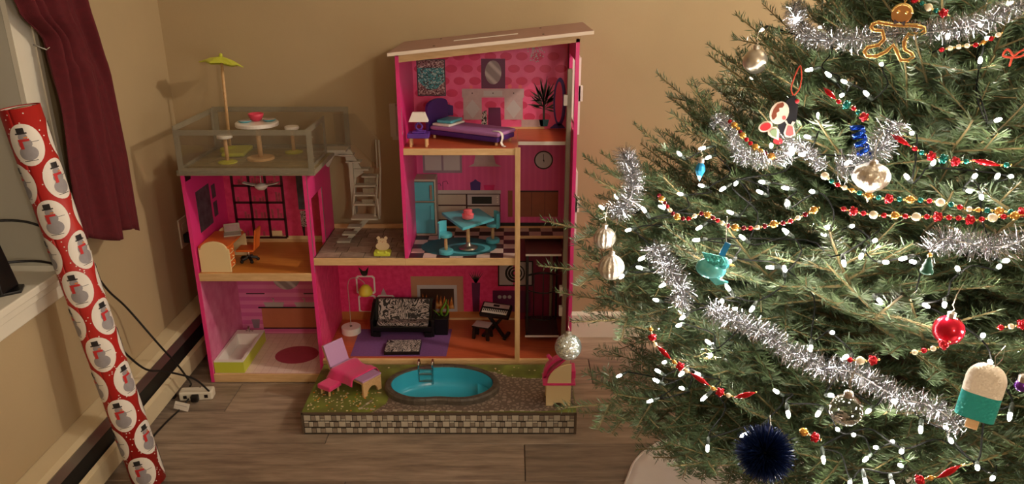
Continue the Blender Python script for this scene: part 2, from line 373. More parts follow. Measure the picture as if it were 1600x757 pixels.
# window: deep white reveal, sill board, casing, sash with glass at the back
win = struct('window_1', B().bb(XL - .52, XL - .48, WY0, WY0 + .05, WZ0, WZ1).bb(XL - .52, XL - .48, WY1 - .05, WY1, WZ0, WZ1).bb(XL - .52, XL - .48, WY0, WY1, WZ0, WZ0 + .06).bb(XL - .52, XL - .48, WY0, WY1, WZ1 - .05, WZ1).bb(XL - .515, XL - .485, WY0, WY1, 1.3, 1.34), M['white'])
ob('glass_pane', B().bb(XL - .504, XL - .50, WY0 + .05, WY1 - .05, WZ0 + .06, 1.3), clear('window_glass', (200, 210, 210), .03, .02), win)
ob('glass_pane', B().bb(XL - .504, XL - .50, WY0 + .05, WY1 - .05, 1.34, WZ1 - .05), bpy.data.materials['window_glass'], win)
ob('window_reveal', B().bb(XL - .52, XL - .001, WY1, WY1 + .02, WZ0, WZ1).bb(XL - .52, XL - .001, WY0 - .02, WY0, WZ0, WZ1).bb(XL - .52, XL, WY0, WY1, WZ1, WZ1 + .02), mat('reveal_paint', (186, 182, 168), .55), win)
ob('window_casing', B().bb(XL, XL + .014, WY1, WY1 + .1, WZ0, WZ1 + .1).bb(XL, XL + .018, WY1 + .085, WY1 + .1, WZ0, WZ1 + .1).bb(XL, XL + .014, WY0 - .1, WY0 + .008, WZ0, WZ1 + .1).bb(XL, XL + .014, WY0, WY1, WZ1, WZ1 + .1), M['white'], win)
ob('window_sill', B().bb(XL - .52, XL + .03, WY0 - .12, WY1 + .13, WZ0 - .022, WZ0).bb(XL, XL + .012, WY0 - .1, WY1 + .11, WZ0 - .085, WZ0 - .022).bb(XL, XL + .02, WY0 - .1, WY1 + .11, WZ0 - .045, WZ0 - .022), M['white'], win, bev=.003)

# baseboard heater along the left wall
HY0, HY1 = -2.6, -.02
ht = thing('baseboard_heater', 'long cream baseboard heater with a dark slot along the window wall', 'heater', (XL + .045, -1.3, 0))
hb = lambda pts: B().prism([(XL + x, HY0, z) for x, z in pts], (0, HY1 - HY0, 0))
ob('back_plate', hb([(.001, .03), (.006, .03), (.006, .205), (.001, .205)]), M['cream_metal'], ht, world=True)
ob('top_hood', hb([(.006, .2), (.006, .205), (.05, .199), (.066, .19), (.064, .186), (.05, .194)]), M['cream_metal'], ht, world=True)
ob('front_panel', hb([(.076, .03), (.082, .03), (.082, .092), (.074, .104), (.07, .100), (.076, .089)]), M['cream_metal'], ht, world=True)
ob('damper_strip', hb([(.058, .186), (.068, .189), (.078, .162), (.071, .158)]), M['silver'], ht, world=True)
ob('fin_core', hb([(.014, .05), (.066, .05), (.069, .10), (.066, .163), (.014, .163)]), M['dark'], ht, world=True)
ob('end_cap', B().bb(XL + .001, XL + .083, HY1, HY1 + .012, .02, .207), M['cream_metal'], ht, world=True)
ob('foot', B().bb(XL + .01, XL + .07, -.5, -.48, 0, .035).bb(XL + .01, XL + .07, -1.4, -1.38, 0, .035), M['dark'], ht, world=True)

# wine-red curtain, gathered by a tieback
def curtain_pt(u, v):
    z = 2.08 - v * 1.43                      # top .. hem
    keys = [(2.08, -1.25, -.64), (1.45, -.96, -.612), (1.34, -.90, -.602), (1.25, -.822, -.585), (1.15, -.828, -.56), (.9, -.855, -.535), (.62, -.862, -.535), (.5, -.86, -.53)]
    for (za, a0, a1), (zb, b0, b1) in zip(keys[:-1], keys[1:]):
        if z >= zb or zb == .5:
            t = max(0, min(1, (za - z) / (za - zb))); t2 = t * t * (3 - 2 * t)
            y0, y1 = a0 + (b0 - a0) * t2, a1 + (b1 - a1) * t; break
    g = math.exp(-((z - 1.25) / .14) ** 2)
    ph = u * (y1 - y0)
    amp = .020 * (1 - .45 * g) * (.55 + .45 * math.sin(PI * min(1, max(0, u))))
    x = XL + .060 + amp * math.sin(u * 15 + .9 * math.sin(z * 2.2)) + .012 * math.sin(u * 31 + z * 3.1) * (.4 + .6 * g) + .006 * math.sin(u * 53 + z * 7)
    x += .02 * (1 - abs(2 * u - 1)) * (1 if z < 1.2 else .3)
    hem = .012 * math.sin(u * 9 + .5) + .075 * (1 - u)
    pull = (1 - u) ** 2 * g * .02
    return V((x, y0 + ph, z + (hem * max(0, v - .8) * 5) + pull))
cu = thing('window_curtain', 'wine red cloth curtain gathered at one side of the window', 'curtain', (XL + .05, -.55, .6))
ob('cloth_panel', B().grid(curtain_pt, 90, 80), M['curtain'], cu, smooth=True, solid=.002, world=True)
ob('curtain_rod', B().cyl((XL + .055, -2.4, 2.09), (XL + .055, -.42, 2.09), .009, n=10).ball((XL + .055, -.41, 2.09), .018), M['black'], cu, smooth=True, world=True)
ob('tieback_hook', B().tube([(XL + .002, -.80, 1.262), (XL + .03, -.815, 1.258), (XL + .06, -.828, 1.25), (XL + .068, -.826, 1.256)], .002, 6), M['chrome'], cu, smooth=True, world=True)

# black tapered lamp base on the sill
lb = thing('sill_stand', 'black tapered stand on the window sill with a cable behind it', 'stand', (XL - .045, -1.075, WZ0))
ob('foot_plate', B().prism(circ(4, .062, pl='xy', a0=PI / 4), (0, 0, .008)), M['black'], lb, bev=.002)
pb = B(); pb.mesh([(-.036, -.036, .008), (.036, -.036, .008), (.036, .036, .008), (-.036, .036, .008), (-.014, -.014, .19), (.014, -.014, .19), (.014, .014, .19), (-.014, .014, .19)], [(0, 1, 5, 4), (1, 2, 6, 5), (2, 3, 7, 6), (3, 0, 4, 7), (4, 5, 6, 7), (3, 2, 1, 0)])
ob('column', pb, M['black'], lb, bev=.003)

# cables from the window to the power strip
def cable(pts, label, r=.0035, k=8):
    return tag(ob('power_cable', B().tube(spline(pts, k), r, 7), M['cable'], smooth=True), label, 'cable')
cable([(XL - .2, -1.3, .9), (XL - .12, -1.1, .855), (XL - .03, -.98, .83), (XL + .022, -.93, .79), (XL + .024, -.87, .72), (XL + .034, -.80, .642), (XL + .034, -.72, .52), (XL + .04, -.64, .42), (XL + .1, -.60, .27), (XL + .125, -.545, .16), (XL + .13, -.50, .08), (XL + .125, -.475, .048), (XL + .118, -.472, .036)], 'black cable looping from the upper window side down to the power strip')
cable([(XL - .12, -1.2, .76), (XL - .05, -1.08, .745), (XL + .02, -.98, .715), (XL + .038, -.915, .66), (XL + .042, -.86, .56), (XL + .06, -.80, .40), (XL + .098, -.72, .25), (XL + .118, -.62, .18), (XL + .165, -.53, .10), (XL + .2, -.50, .03), (XL + .19, -.46, .005), (XL + .17, -.47, .02), (XL + .155, -.478, .036)], 'thick black cable hanging from the sill over the heater to the floor')
cable([(XL + .135, -.53, .02), (XL + .12, -.58, .006), (XL + .105, -.66, .004), (XL + .1, -.76, .004), (XL + .12, -.86, .004), (XL + .13, -.93, .004)], 'black cable lying on the floor between power strip and paper roll', .003)
ps = thing('power_strip', 'cream multi socket power strip lying on the floor below the heater', 'power strip', (XL + .15, -.492, 0), rz=.10)
ob('housing', B().bb(-.058, .058, -.021, .021, .001, .036), M['strip'], ps, bev=.006)
ob('socket', B().bb(-.042, -.03, -.0225, -.0205, .012, .024), M['black'], ps); ob('socket', B().bb(.03, .042, -.0225, -.0205, .012, .024), M['black'], ps)
ob('plug', B().bb(-.013, .013, -.04, -.021, .006, .03), M['black'], ps, bev=.004)
ct = thing('cable_tag', 'small white paper tag on the cable beside the power strip', 'tag', (XL + .128, -.575, .006), rz=-.35)
ob('paper', B().box((0, 0, .012), (.062, .0015, .026), RX(-.55)), M['whitepaint'], ct)
ob('printed_line', B().box((0, -.0022, .016), (.05, .0004, .002), RX(-.55)).box((0, .0008, .0105), (.044, .0004, .002), RX(-.55)), M['greyph'], ct)
ol = thing('wall_outlet', 'beige wall outlet plate behind the dollhouse corner', 'outlet', (XL + .001, -.085, .49))
ob('plate', B().bb(0, .006, -.035, .035, -.057, .057), M['strip'], ol, bev=.002)
ob('plug', B().bb(.006, .034, -.018, .018, -.04, -.004), M['black'], ol, bev=.004)
ob('socket', B().bb(.006, .008, -.014, .014, .008, .036), M['white'], ol)

# roll of wrapping paper leaning on the sill: red with white ovals and snowmen
P0, P1 = V((-1.083, -.97, .007)), V((-1.218, -.985, 1.128)); RL = (P1 - P0).length; RR = .0455
AX = (P1 - P0).normalized(); U0 = (V((0, -1, 0)) - AX * V((0, -1, 0)).dot(AX)).normalized(); W0 = AX.cross(U0)
def roll_pt(a, s, off=0.0): return P0 + AX * s + (U0 * math.cos(a) + W0 * math.sin(a)) * (RR + off)
wr = thing('wrapping_paper_roll', 'tall roll of red wrapping paper with snowmen in white ovals', 'wrapping paper', P0)
M['wrap'] = mat('wrap_red', (178, 30, 26), .5); M['wrapw'] = mat('wrap_white', (232, 226, 218), .5)
M['snow'] = mat('snowman_grey', (150, 146, 150), .5, var=.08, scale=60); M['hat'] = mat('snowman_hat', (36, 34, 38), .4); M['scarf'] = mat('snowman_scarf', (196, 44, 48), .4); M['carrot'] = mat('snowman_nose', (232, 130, 40), .4)
wb = B(); n = 40
wb.grid(lambda u, v: roll_pt(u * 2 * PI, v * RL), n, 2)
ob('paper_sheet', wb, M['wrap'], wr, smooth=True, world=True, solid=.001)
ob('core_tube', B().tube([P0 + AX * .004, P1 - AX * .002], .021, 16), mat('card_tube', (170, 140, 104), .8), wr, smooth=True, world=True)
ob('rolled_edge', B().tube([P1 - AX * .003 + (U0 * math.cos(t) + W0 * math.sin(t)) * (.022 + .0225 * t / 12.5) for t in [i * .35 for i in range(36)]], .0012, 4), M['wrapw'], wr, world=True)
discs, snow, hats, scarves, noses, dots = B(), B(), B(), B(), B(), B()
def patch(bb_, ca, cs, ra, rs, off, n=30):
    """small oval lying on the curved paper; ca around, cs along (metres), in print"""
    k = 9 if ra > .03 else 5 if ra > .006 else 1
    vs = [roll_pt(ca, cs, off)]; fs = []
    for q_ in range(1, k + 1):
        for i in range(n):
            t = 2 * PI * i / n; vs.append(roll_pt(ca + ra * q_ / k * math.cos(t) / RR, cs + rs * q_ / k * math.sin(t), off))
    for i in range(n): fs.append((0, 1 + i, 1 + (i + 1) % n))
    for q_ in range(k - 1):
        for i in range(n): fs.append((1 + q_ * n + i, 1 + q_ * n + (i + 1) % n, 1 + (q_ + 1) * n + (i + 1) % n, 1 + (q_ + 1) * n + i))
    bb_.mesh(vs, fs)
def quadp(bb_, ca, cs, wa, hs, off):
    n = max(2, int(wa / .003)); vs = []
    for i in range(n + 1): vs += [roll_pt(ca + (i / n - .5) * wa / RR, cs - hs / 2, off), roll_pt(ca + (i / n - .5) * wa / RR, cs + hs / 2, off)]
    bb_.mesh(vs, [(2 * i, 2 * i + 2, 2 * i + 3, 2 * i + 1) for i in range(n)])
pr = random.Random(5)
for c in range(6):
    a = c * PI / 3 + .30
    s0 = .060 + (.098 if c % 2 else 0) - .196
    while s0 < RL + .05:
        if .048 < s0 < RL - .05:
            patch(discs, a, s0, .0385, .0530, .0012)
            for (da, ds, ra_, rs_) in ((0, -.020, .0205, .0185), (-.001, .004, .0150, .0135), (-.002, .0205, .0100, .0095)): patch(snow, a + da / RR, s0 + ds, ra_, rs_, .0021, 22)
            quadp(hats, a - .003 / RR, s0 + .0295, .025, .0034, .0029); quadp(hats, a - .003 / RR, s0 + .037, .0165, .0125, .0029)
            quadp(scarves, a - .002 / RR, s0 + .0125, .024, .006, .0029); quadp(scarves, a - .009 / RR, s0 + .001, .008, .020, .0029)
            quadp(noses, a + .004 / RR, s0 + .019, .008, .0025, .0034)
            quadp(hats, a, s0 - .0395, .03,    .0014, .0019); quadp(hats, a + .021 / RR, s0 + .006, .016, .0012, .0024)
        s0 += .196
for i in range(700):
    a, s_ = pr.uniform(0, 2 * PI), pr.uniform(.01, RL - .01)
    patch(dots, a, s_, .0019, .0019, .0011, 6)
ob('oval_print', discs, M['wrapw'], wr, world=True, kind='stuff'); ob('snowman_print', snow, M['snow'], wr, world=True, kind='stuff'); ob('hat_print', hats, M['hat'], wr, world=True, kind='stuff')
ob('scarf_print', scarves, M['scarf'], wr, world=True, kind='stuff'); ob('nose_print', noses, M['carrot'], wr, world=True, kind='stuff'); ob('snowflake_dot_print', dots, M['wrapw'], wr, world=True, kind='stuff')

# the lamps that light the room: a ceiling lamp and an added fill light on a made-up stand, both outside the frame
t = thing('ceiling_lamp', 'round ceiling lamp fitting above the tree end of the room', 'lamp', (LAMP_A[0], LAMP_A[1], ZC))
ob('ceiling_rose', B().lathe([(.09, -.001), (.09, -.02), (.03, -.03)], 24), M['silver'], t, smooth=True)
ob('stem', B().cyl((0, 0, -.02), (0, 0, -.05), .01, n=10), M['silver'], t)
t = thing('added_fill_lamp', 'added fill lamp on a pole with an upward bowl behind the viewer', 'lamp', (FILL_B[0], FILL_B[1], 0))  # unseen stand, made up to carry the fill light
ob('base', B().lathe([(.14, .001), (.14, .015), (.02, .03)], 28), M['black'], t, smooth=True)
ob('pole', B().cyl((0, 0, .02), (0, 0, 1.56), .012, n=12), M['black'], t, smooth=True)
ob('bowl', B().lathe([(.012, 1.56), (.05, 1.57), (.08, 1.60)], 24), M['silver'], t, smooth=True, solid=.002)
# ------------------------------------------------------------------ the dollhouse
FR, BK = -.385, -.05
dh = thing('dollhouse', 'tall pink wooden dollhouse with three storeys, roof deck and staircase', 'dollhouse', (-.45, -.22, 0))
def part(name, b, m, **k): return ob(name, b, m, dh, world=True, **k)
def box(name, x0, x1, y0, y1, z0, z1, m, **k): return part(name, B().bb(x0, x1, y0, y1, z0, z1), m, **k)
LX0, LX1, TX, SX, RX1 = -1.116, -.706, -.368, .006, .215
# --- upright panels
box('outer_side_panel', LX0, LX0 + .012, FR, BK, .002, .812, M['pink'], label='pink outer side panel of the low wing')
# shared wall between the low wing and the main rooms, with a doorway to the terrace
w = part('dividing_panel', B().bb(LX1, LX1 + .012, FR, BK, .002, .436).bb(LX1, LX1 + .012, FR, -.345, .436, .812).bb(LX1, LX1 + .012, -.20, BK, .436, .812).bb(LX1, LX1 + .012, -.345, -.20, .70, .812), M['pink'])
ob('glitter_edging', B().bb(LX1 + .0122, LX1 + .0126, FR, FR + .008, .44, .81).bb(LX1 + .0122, LX1 + .0126, -.2, -.19, .44, .70), M['glit'], w)
w = box('tower_side_panel', TX - .006, TX + .006, FR, BK, .495, 1.186, M['pink'])
ob('glitter_edging', B().bb(TX + .006, TX + .0066, FR + .002, FR + .01, .58, .66).bb(TX + .006, TX + .0066, FR + .002, FR + .010, .93, 1.02), M['glit'], w)
rw = part('right_side_panel', B().bb(RX1 - .012, RX1, FR, BK, .002, .94).bb(RX1 - .012, RX1, FR, -.36, .94, 1.24).bb(RX1 - .012, RX1, -.12, BK, .94, 1.245).bb(RX1 - .012, RX1, -.36, -.12, 1.17, 1.242), M['pink'], label='pink side panel of the tower with a window opening')
for (y0, y1, z0, z1) in ((-.37, -.10, .93, 1.18), (-.37, -.16, .55, .8)):
    f = B().ring([(RX1, y0, z0), (RX1, y1, z0), (RX1, y1, z1), (RX1, y0, z1)], [(RX1, y0 + .014, z0 + .014), (RX1, y1 - .014, z0 + .014), (RX1, y1 - .014, z1 - .014), (RX1, y0 + .014, z1 - .014)], (.008, 0, 0))
    f.bb(RX1 + .002, RX1 + .016, y0 + .0, y0 + .02, z1 - .14, z1 - .09)
    ob('window_frame', f, M['plasticwhite'], rw, label='white plastic window frame')
ob('window_frame', B().bb(TX - .066, TX - .006, -.135, -.095, .862, .985).bb(TX - .072, TX - .05, -.14, -.12, .874, .992), M['stairplastic'], w)
# --- back panels, each room printed in its own colour
box('bath_back_panel', LX0 + .012, LX1, BK, BK + .006, .002, .41, M['pinkbath'])
box('office_back_panel', LX0 + .012, LX1, BK, BK + .006, .41, .80, M['pinkroom'])
box('bath_side_lining', LX0 + .012, LX0 + .0135, FR + .004, BK, .04, .408, M['pinkbathside'])
box('living_back_panel', LX1 + .012, SX + .012, BK, BK + .006, .09, .475, M['pinkliving'])
box('shaft_back_panel', SX + .012, RX1 - .012, BK, BK + .006, .09, .495, M['shaft'])
box('kitchen_back_panel', TX + .006, RX1 - .012, BK, BK + .006, .495, .865, M['pinkkit'])
part('bedroom_back_panel', B().prism([(TX + .006, BK, .865), (RX1 - .012, BK, .865), (RX1 - .012, BK, 1.238), (TX + .006, BK, 1.176)], (0, .006, 0)), M['pinkbed'])
box('shaft_side_lining', RX1 - .0135, RX1 - .012, -.10, BK, .10, 1.2, M['shaft'])
box('living_side_lining', LX1 + .012, LX1 + .0135, FR + .006, BK, .102, .47, M['pinkroom'])
# --- floors: birch boards with printed tops
def board(x0, x1, y0, y1, z0, z1, top, name='floor_board', topname='printed_floor'):
    o = box(name, x0, x1, y0, y1, z0, z1 - .0006, M['birch'], bev=.0015)
    if top: ob(topname, B().bb(x0 + .001, x1 - .001, y0 + .006, y1, z1 - .0006, z1), top, o)
    return o
bathf = board(LX0 + .012, LX1, FR, BK, .002, .036, M['bathgrout'])
board(LX0 + .012, LX1, FR, BK, .408, .438, M['orangefloor'])
livf = board(LX1 + .012, SX + .0195, FR, BK, .074, .10, M['redfloor'])
board(SX + .02, RX1 - .012, FR, BK, .074, .10, M['redfloor'])
box('base_plinth', LX1 + .012, RX1 - .012, FR + .012, BK, .002, .074, M['pink'])
ter = board(LX1 + .012, TX - .006, FR, BK, .468, .495, M['grout'], topname='tile_joint_print')
kit = board(TX - .006, SX + .012, FR, BK, .468, .495, M['grout'], topname='tile_joint_print')
kit2 = board(SX + .012, RX1 - .012, -.145, BK, .483, .495, M['grout'], topname='tile_joint_print')
board(TX + .006, SX + .014, FR, BK, .863, .886, M['redfloor'])
bf2 = board(SX + .014, RX1 - .012, -.275, BK, .874, .886, M['redfloor'])
ob('white_edge', B().bb(SX + .016, RX1 - .014, -.2766, -.275, .874, .8862), M['whitepaint'], bf2)
# low ledges behind the rooms
box('back_ledge', LX1 + .014, TX - .008, BK - .008, BK, .495, .512, M['birch'])
box('back_ledge', -.40, SX + .01, BK - .006, BK - .0005, .1, .108, M['birch'])
box('back_ledge', TX + .008, RX1 - .014, BK - .006, BK - .0005, .495, .503, M['birch'])
box('back_ledge', -.20, .12, BK - .006, BK - .0005, .886, .893, M['birch'])
box('back_ledge', LX0 + .014, LX1, BK - .006, BK - .0005, .438, .447, M['birch'])
# kitchen checker, terrace tiles, bath tiles: one piece each
def tiles(parent, x0, x1, y0, y1, nx, ny, z, mats, gap, name='tile', jitter=0):
    dx, dy = (x1 - x0) / nx, (y1 - y0) / ny; me = {}
    for i in range(nx):
        for j in range(ny):
            m = mats[(i + j) % len(mats)]
            if m.name not in me: me[m.name] = new_mesh('tile', B().bb(-dx / 2 + gap, dx / 2 - gap, -dy / 2 + gap, dy / 2 - gap, 0, .0005), m)
            ob(name, me[m.name], None, parent, loc=(x0 + (i + .5) * dx, y0 + (j + .5) * dy, z))
tiles(kit, TX + .008, SX + .01, FR + .006, BK - .002, 8, 7, .495, [M['chk_dark'], M['chk_light']], .0002, 'checker_tile')
tiles(kit2, SX + .014, RX1 - .014, -.143, BK - .002, 4, 2, .495, [M['chk_dark'], M['chk_light']], .0002, 'checker_tile')
tr_ = random.Random(11)
yy = FR + .008
while yy < BK - .02:                                   # uneven courses of paving slabs on the terrace
    h = tr_.choice((.042, .052, .058)); h = min(h, BK - .01 - yy); xx = LX1 + .016
    while xx < TX - .012:
        ww = min(tr_.choice((.042, .058, .07, .084)), TX - .008 - xx)
        if TX - .008 - xx - ww < .02: ww = TX - .008 - xx
        ob('paving_slab', B().bb(-ww / 2 + .0014, ww / 2 - .0014, -h / 2 + .0014, h / 2 - .0014, 0, .0008), M['tileA'], ter, loc=(xx + ww / 2, yy + h / 2, .495)); xx += ww
    yy += h
tiles(bathf, LX0 + .016, LX1 - .004, FR + .008, BK - .004, 14, 12, .036, [M['bathtile']], .0006, 'bath_tile')
ob('bath_mat_print', B().prism(circ(28, .083, (-.835, -.235, .0367), ry=.072, a0=.2, a1=.2 + 2 * PI), (0, 0, .0004)), M['bathmat'], bathf)
# skirting prints
box('printed_skirting', LX1 + .014, SX + .01, BK - .0012, BK, .10, .135, M['skirt_print'])
box('printed_skirting', LX0 + .014, LX1, BK - .0012, BK, .438, .462, M['cream'])
box('printed_skirting', .035, .115, BK - .0012, BK, .89, .92, M['greyprint'])
# --- front posts and rails
box('front_post', SX + .004, SX + .022, FR - .004, FR + .016, .088, .887, M['birchv'], bev=.001)
box('bottom_rail', LX1 + .012, RX1 - .012, FR - .003, FR + .004, .082, .096, M['birch'])
# --- roof
def roof_z(x): return 1.2005 + (x + .388) * (1.268 - 1.2005) / .64
rb = B(); x0, x1 = -.39, .254
rb.mesh([(x0, -.432, roof_z(x0) - .010), (x1, -.432, roof_z(x1) - .010), (x1, -.03, roof_z(x1) - .010), (x0, -.03, roof_z(x0) - .010), (x0, -.432, roof_z(x0)), (x1, -.432, roof_z(x1)), (x1, -.03, roof_z(x1)), (x0, -.03, roof_z(x0))],
        [(3, 2, 1, 0), (4, 5, 6, 7), (0, 1, 5, 4), (1, 2, 6, 5), (2, 3, 7, 6), (3, 0, 4, 7)])
rf = part('roof', rb, M['roof'])
ob('front_edge', B().prism([(x0, -.4325, roof_z(x0) - .0102), (x1, -.4325, roof_z(x1) - .0102), (x1, -.4325, roof_z(x1) + .0004), (x0, -.4325, roof_z(x0) + .0004)], (0, -.001, 0)), M['roofedge'], rf)
sx0, sx1 = -.195, .02
ob('skylight_slot', B().prism([(sx0, -.25, roof_z(sx0) + .0002), (sx1, -.25, roof_z(sx1) + .0002), (sx1, -.222, roof_z(sx1) + .0002), (sx0, -.222, roof_z(sx0) + .0002)], (0, 0, .001)), M['whitepaint'], rf)
for x, y_ in ((-.25, -.36), (-.25, -.10), (.10, -.36), (.10, -.10)): ob('screw_head', B().lathe([(.0045, 0), (.003, .0016), (0, .002)], 8, (x, y_, roof_z(x))), M['black'], rf)
part('roof_fascia', B().prism([(-.362, FR, roof_z(-.362) - .037), (.216, FR, roof_z(.216) - .034), (.216, FR, roof_z(.216) - .0105), (-.362, FR, roof_z(-.362) - .0105)], (0, .014, 0)), M['birch'])
# --- printed furniture on the back panels (flat print on the panels, a hair proud)
py_ = BK - .0008
def pr_box(x0, x1, z0, z1, t=.0008, y=BK): return B().bb(x0, x1, y - t, y, z0, z1)
def pr(name, b, m, parent=None, **k): return ob(name, b, m, parent or dh, world=parent is None, **k)
# living room
sh = B()
for (x0, x1, z0, z1) in ((-.626, -.549, .2125, .293), (-.622, -.549, .130, .2085), (-.546, -.474, .130, .2085)):
    o_ = [(x0 + .008, py_, z0), (x1 - .008, py_, z0), (x1, py_, z0 + .008), (x1, py_, z1 - .008), (x1 - .008, py_, z1), (x0 + .008, py_, z1), (x0, py_, z1 - .008), (x0, py_, z0 + .008)]
    cx_, cz_ = (x0 + x1) / 2, (z0 + z1) / 2
    i_ = [(cx_ + (p[0] - cx_) * .83, py_, cz_ + (p[2] - cz_) * .83) for p in o_]
    sh.ring(o_, i_, (0, .0008, 0))
s_ = pr('printed_cube_shelf', sh, M['whitepaint'])
ob('printed_succulent', B().prism(circ(12, .013, (-.59, py_, .302), 'xz', .012), (0, .0008, 0)).prism([(-.603, py_, .3), (-.612, py_, .33), (-.592, py_, .31)], (0, .0008, 0)).prism([(-.577, py_, .3), (-.571, py_, .332), (-.588, py_, .31)], (0, .0008, 0)), M['darkleaf'], s_)
ob('printed_ornament', B().prism(circ(3, .014, (-.518, py_, .219), 'xz', .02, a0=PI / 2, a1=2.5 * PI), (0, .0008, 0)), M['greyprint'], s_)
fp = pr('printed_fireplace', B().ring([(-.406, py_, .126), (-.196, py_, .126), (-.196, py_, .29), (-.406, py_, .29)], [(-.382, py_, .126), (-.222, py_, .126), (-.222, py_, .252), (-.382, py_, .252)], (0, .0008, 0)), M['firebrown'])
ob('printed_steel_frame', B().ring([(-.382, py_, .135), (-.222, py_, .135), (-.222, py_, .252), (-.382, py_, .252)], [(-.37, py_, .147), (-.234, py_, .147), (-.234, py_, .236), (-.37, py_, .236)], (0, .0008, 0)), M['greyph'], fp)
ob('printed_firebox', pr_box(-.37, -.234, .147, .236), mat('firebox_print', (70, 44, 34), .4), fp)
fl = B(); fr_ = random.Random(2)
for i in range(9):
    x = -.36 + i * .0145; h = fr_.uniform(.03, .07)
    fl.prism([(x - .009, BK - .0012, .148), (x + .009, BK - .0012, .148), (x + .004, BK - .0012, .148 + h * .5), (x + .001, BK - .0012, .148 + h), (x - .005, BK - .0012, .148 + h * .6)], (0, .0004, 0))
ob('printed_flames', fl, M['fire'], fp)
v_ = pr('printed_vase', B().prism([(-.158, py_, .11), (-.134, py_, .11), (-.128, py_, .262), (-.162, py_, .262)], (0, .0008, 0)), M['wine'])
gl_ = B()
for i in range(7):
    a = -.5 + i * .17; gl_.prism([(-.149, py_, .262), (-.141, py_, .262), (-.145 + .062 * math.sin(a), py_, .262 + .052 * math.cos(a))], (0, .0006, 0))
ob('printed_grass', gl_, M['darkleaf'], v_)
pc = pr('printed_rose_picture', pr_box(-.052, .005, .252, .352).bb(.03, .08, BK - .0008, BK, .252, .352), M['greyph'])
ob('picture_border', B().ring([(-.056, py_ - .0006, .248), (.084, py_ - .0006, .248), (.084, py_ - .0006, .356), (-.056, py_ - .0006, .356)], [(-.051, py_ - .0006, .253), (.079, py_ - .0006, .253), (.079, py_ - .0006, .351), (-.051, py_ - .0006, .351)], (0, .001, 0)), M['black'], pc)
ros = B()
for r in (.04, .028, .016): ros.ring(circ(20, r, (.012, py_ - .0006, .303), 'xz'), circ(20, r - .007, (.012 + .002, py_ - .0006, .304), 'xz'), (0, .0006, 0))
ob('printed_rose', ros, M['black'], pc)
sb_ = pr('printed_sideboard', pr_box(-.078, .075, .13, .228), M['wine'])
ob('printed_cups', B().prism(circ(10, .008, (-.05, py_ - .0004, .2), 'xz'), (0, .0004, 0)).prism(circ(10, .008, (-.03, py_ - .0004, .2), 'xz'), (0, .0004, 0)).prism(circ(10, .008, (-.01, py_ - .0004, .2), 'xz'), (0, .0004, 0)), M['greyph'], sb_)
# kitchen
kc = pr('printed_wall_cabinet', pr_box(-.338, -.19, .716, .80), M['greycab'])
ob('cabinet_door_print', pr_box(-.33, -.268, .726, .795, .0004, BK - .0008).bb(-.26, -.198, BK - .0012, BK - .0008, .726, .795), M['greyph'], kc)
ob('printed_hood', B().prism([(-.165, py_, .741), (-.04, py_, .741), (-.062, py_, .752), (-.073, py_, .80), (-.135, py_, .80), (-.145, py_, .752)], (0, .0008, 0)), M['greyprint'], kc)
co = pr('printed_counter', pr_box(-.30, -.045, .515, .634), M['darkwood'])
ob('worktop_print', pr_box(-.30, -.043, .634, .648, .0016), M['greyph'], co)
ob('cabinet_door_print', pr_box(-.296, -.178, .59, .63, .0005, BK - .0008).bb(-.296, -.178, BK - .0013, BK - .0008, .53, .584), M['steel'], co)
ob('oven_print', pr_box(-.172, -.048, .588, .63, .0005, BK - .0008), M['greyph'], co); ob('oven_window_print', pr_box(-.155, -.078, .593, .622, .0004, BK - .0013), M['dark'], co)
for z in (.600, .61, .62): ob('knob_print', B().prism(circ(8, .003, (-.056, BK - .0018, z), 'xz'), (0, .0005, 0)), M['whitepaint'], co)
ob('drawer_print', pr_box(-.172, -.048, .54, .582, .0005, BK - .0008), M['steel'], co)
pt_ = ob('pot_print', B().prism([(-.158, py_, .648), (-.122, py_, .648), (-.12, py_, .678), (-.132, py_, .684), (-.138, py_, .69), (-.142, py_, .69), (-.148, py_, .684), (-.16, py_, .678)], (0, -.0008, 0)), M['purpled'], co)
ob('pan_print', B().prism([(-.105, py_, .648), (-.07, py_, .648), (-.066, py_, .668), (-.109, py_, .668)], (0, -.0008, 0)), M['magenta'], co)
ob('tap_print', B().tube([(-.29, py_, .649), (-.29, py_, .672), (-.276, py_, .676), (-.272, py_, .664)], .0012, 5).tube([(-.265, py_, .649), (-.265, py_, .68), (-.25, py_, .684), (-.245, py_, .672)], .0012, 5), M['wine'], co)
oc = pr('printed_oak_cabinet', pr_box(-.016, .002, .54, .646).bb(.024, .178, BK - .0008, BK, .54, .646), M['oakprint'])
ob('cabinet_joint_print', pr_box(.075, .0765, .545, .64, .0003, py_).bb(.126, .1275, py_ - .0003, py_, .545, .64).bb(.024, .178, py_ - .0003, py_, .64, .646), M['darkwood'], oc)
ob('black_kick_print', B().bb(TX + .1, RX1 - .014, BK - .0006, BK, .503, .516), M['black'], oc)
ck = pr('printed_clock', B().prism(circ(24, .036, (.1195, py_, .766), 'xz'), (0, .0008, 0)), M['dark'])
ob('clock_face_print', B().prism(circ(24, .031, (.1195, py_ - .0004, .766), 'xz'), (0, .0004, 0)), M['greyph'], ck)
ob('clock_hands_print', B().bb(.1185, .1205, py_ - .0008, py_ - .0004, .764, .789).bb(.1195, .1225, py_ - .0008, py_ - .0004, .758, .768).bb(.117, .122, py_ - .0008, py_ - .0004, .763, .768), M['black'], ck)
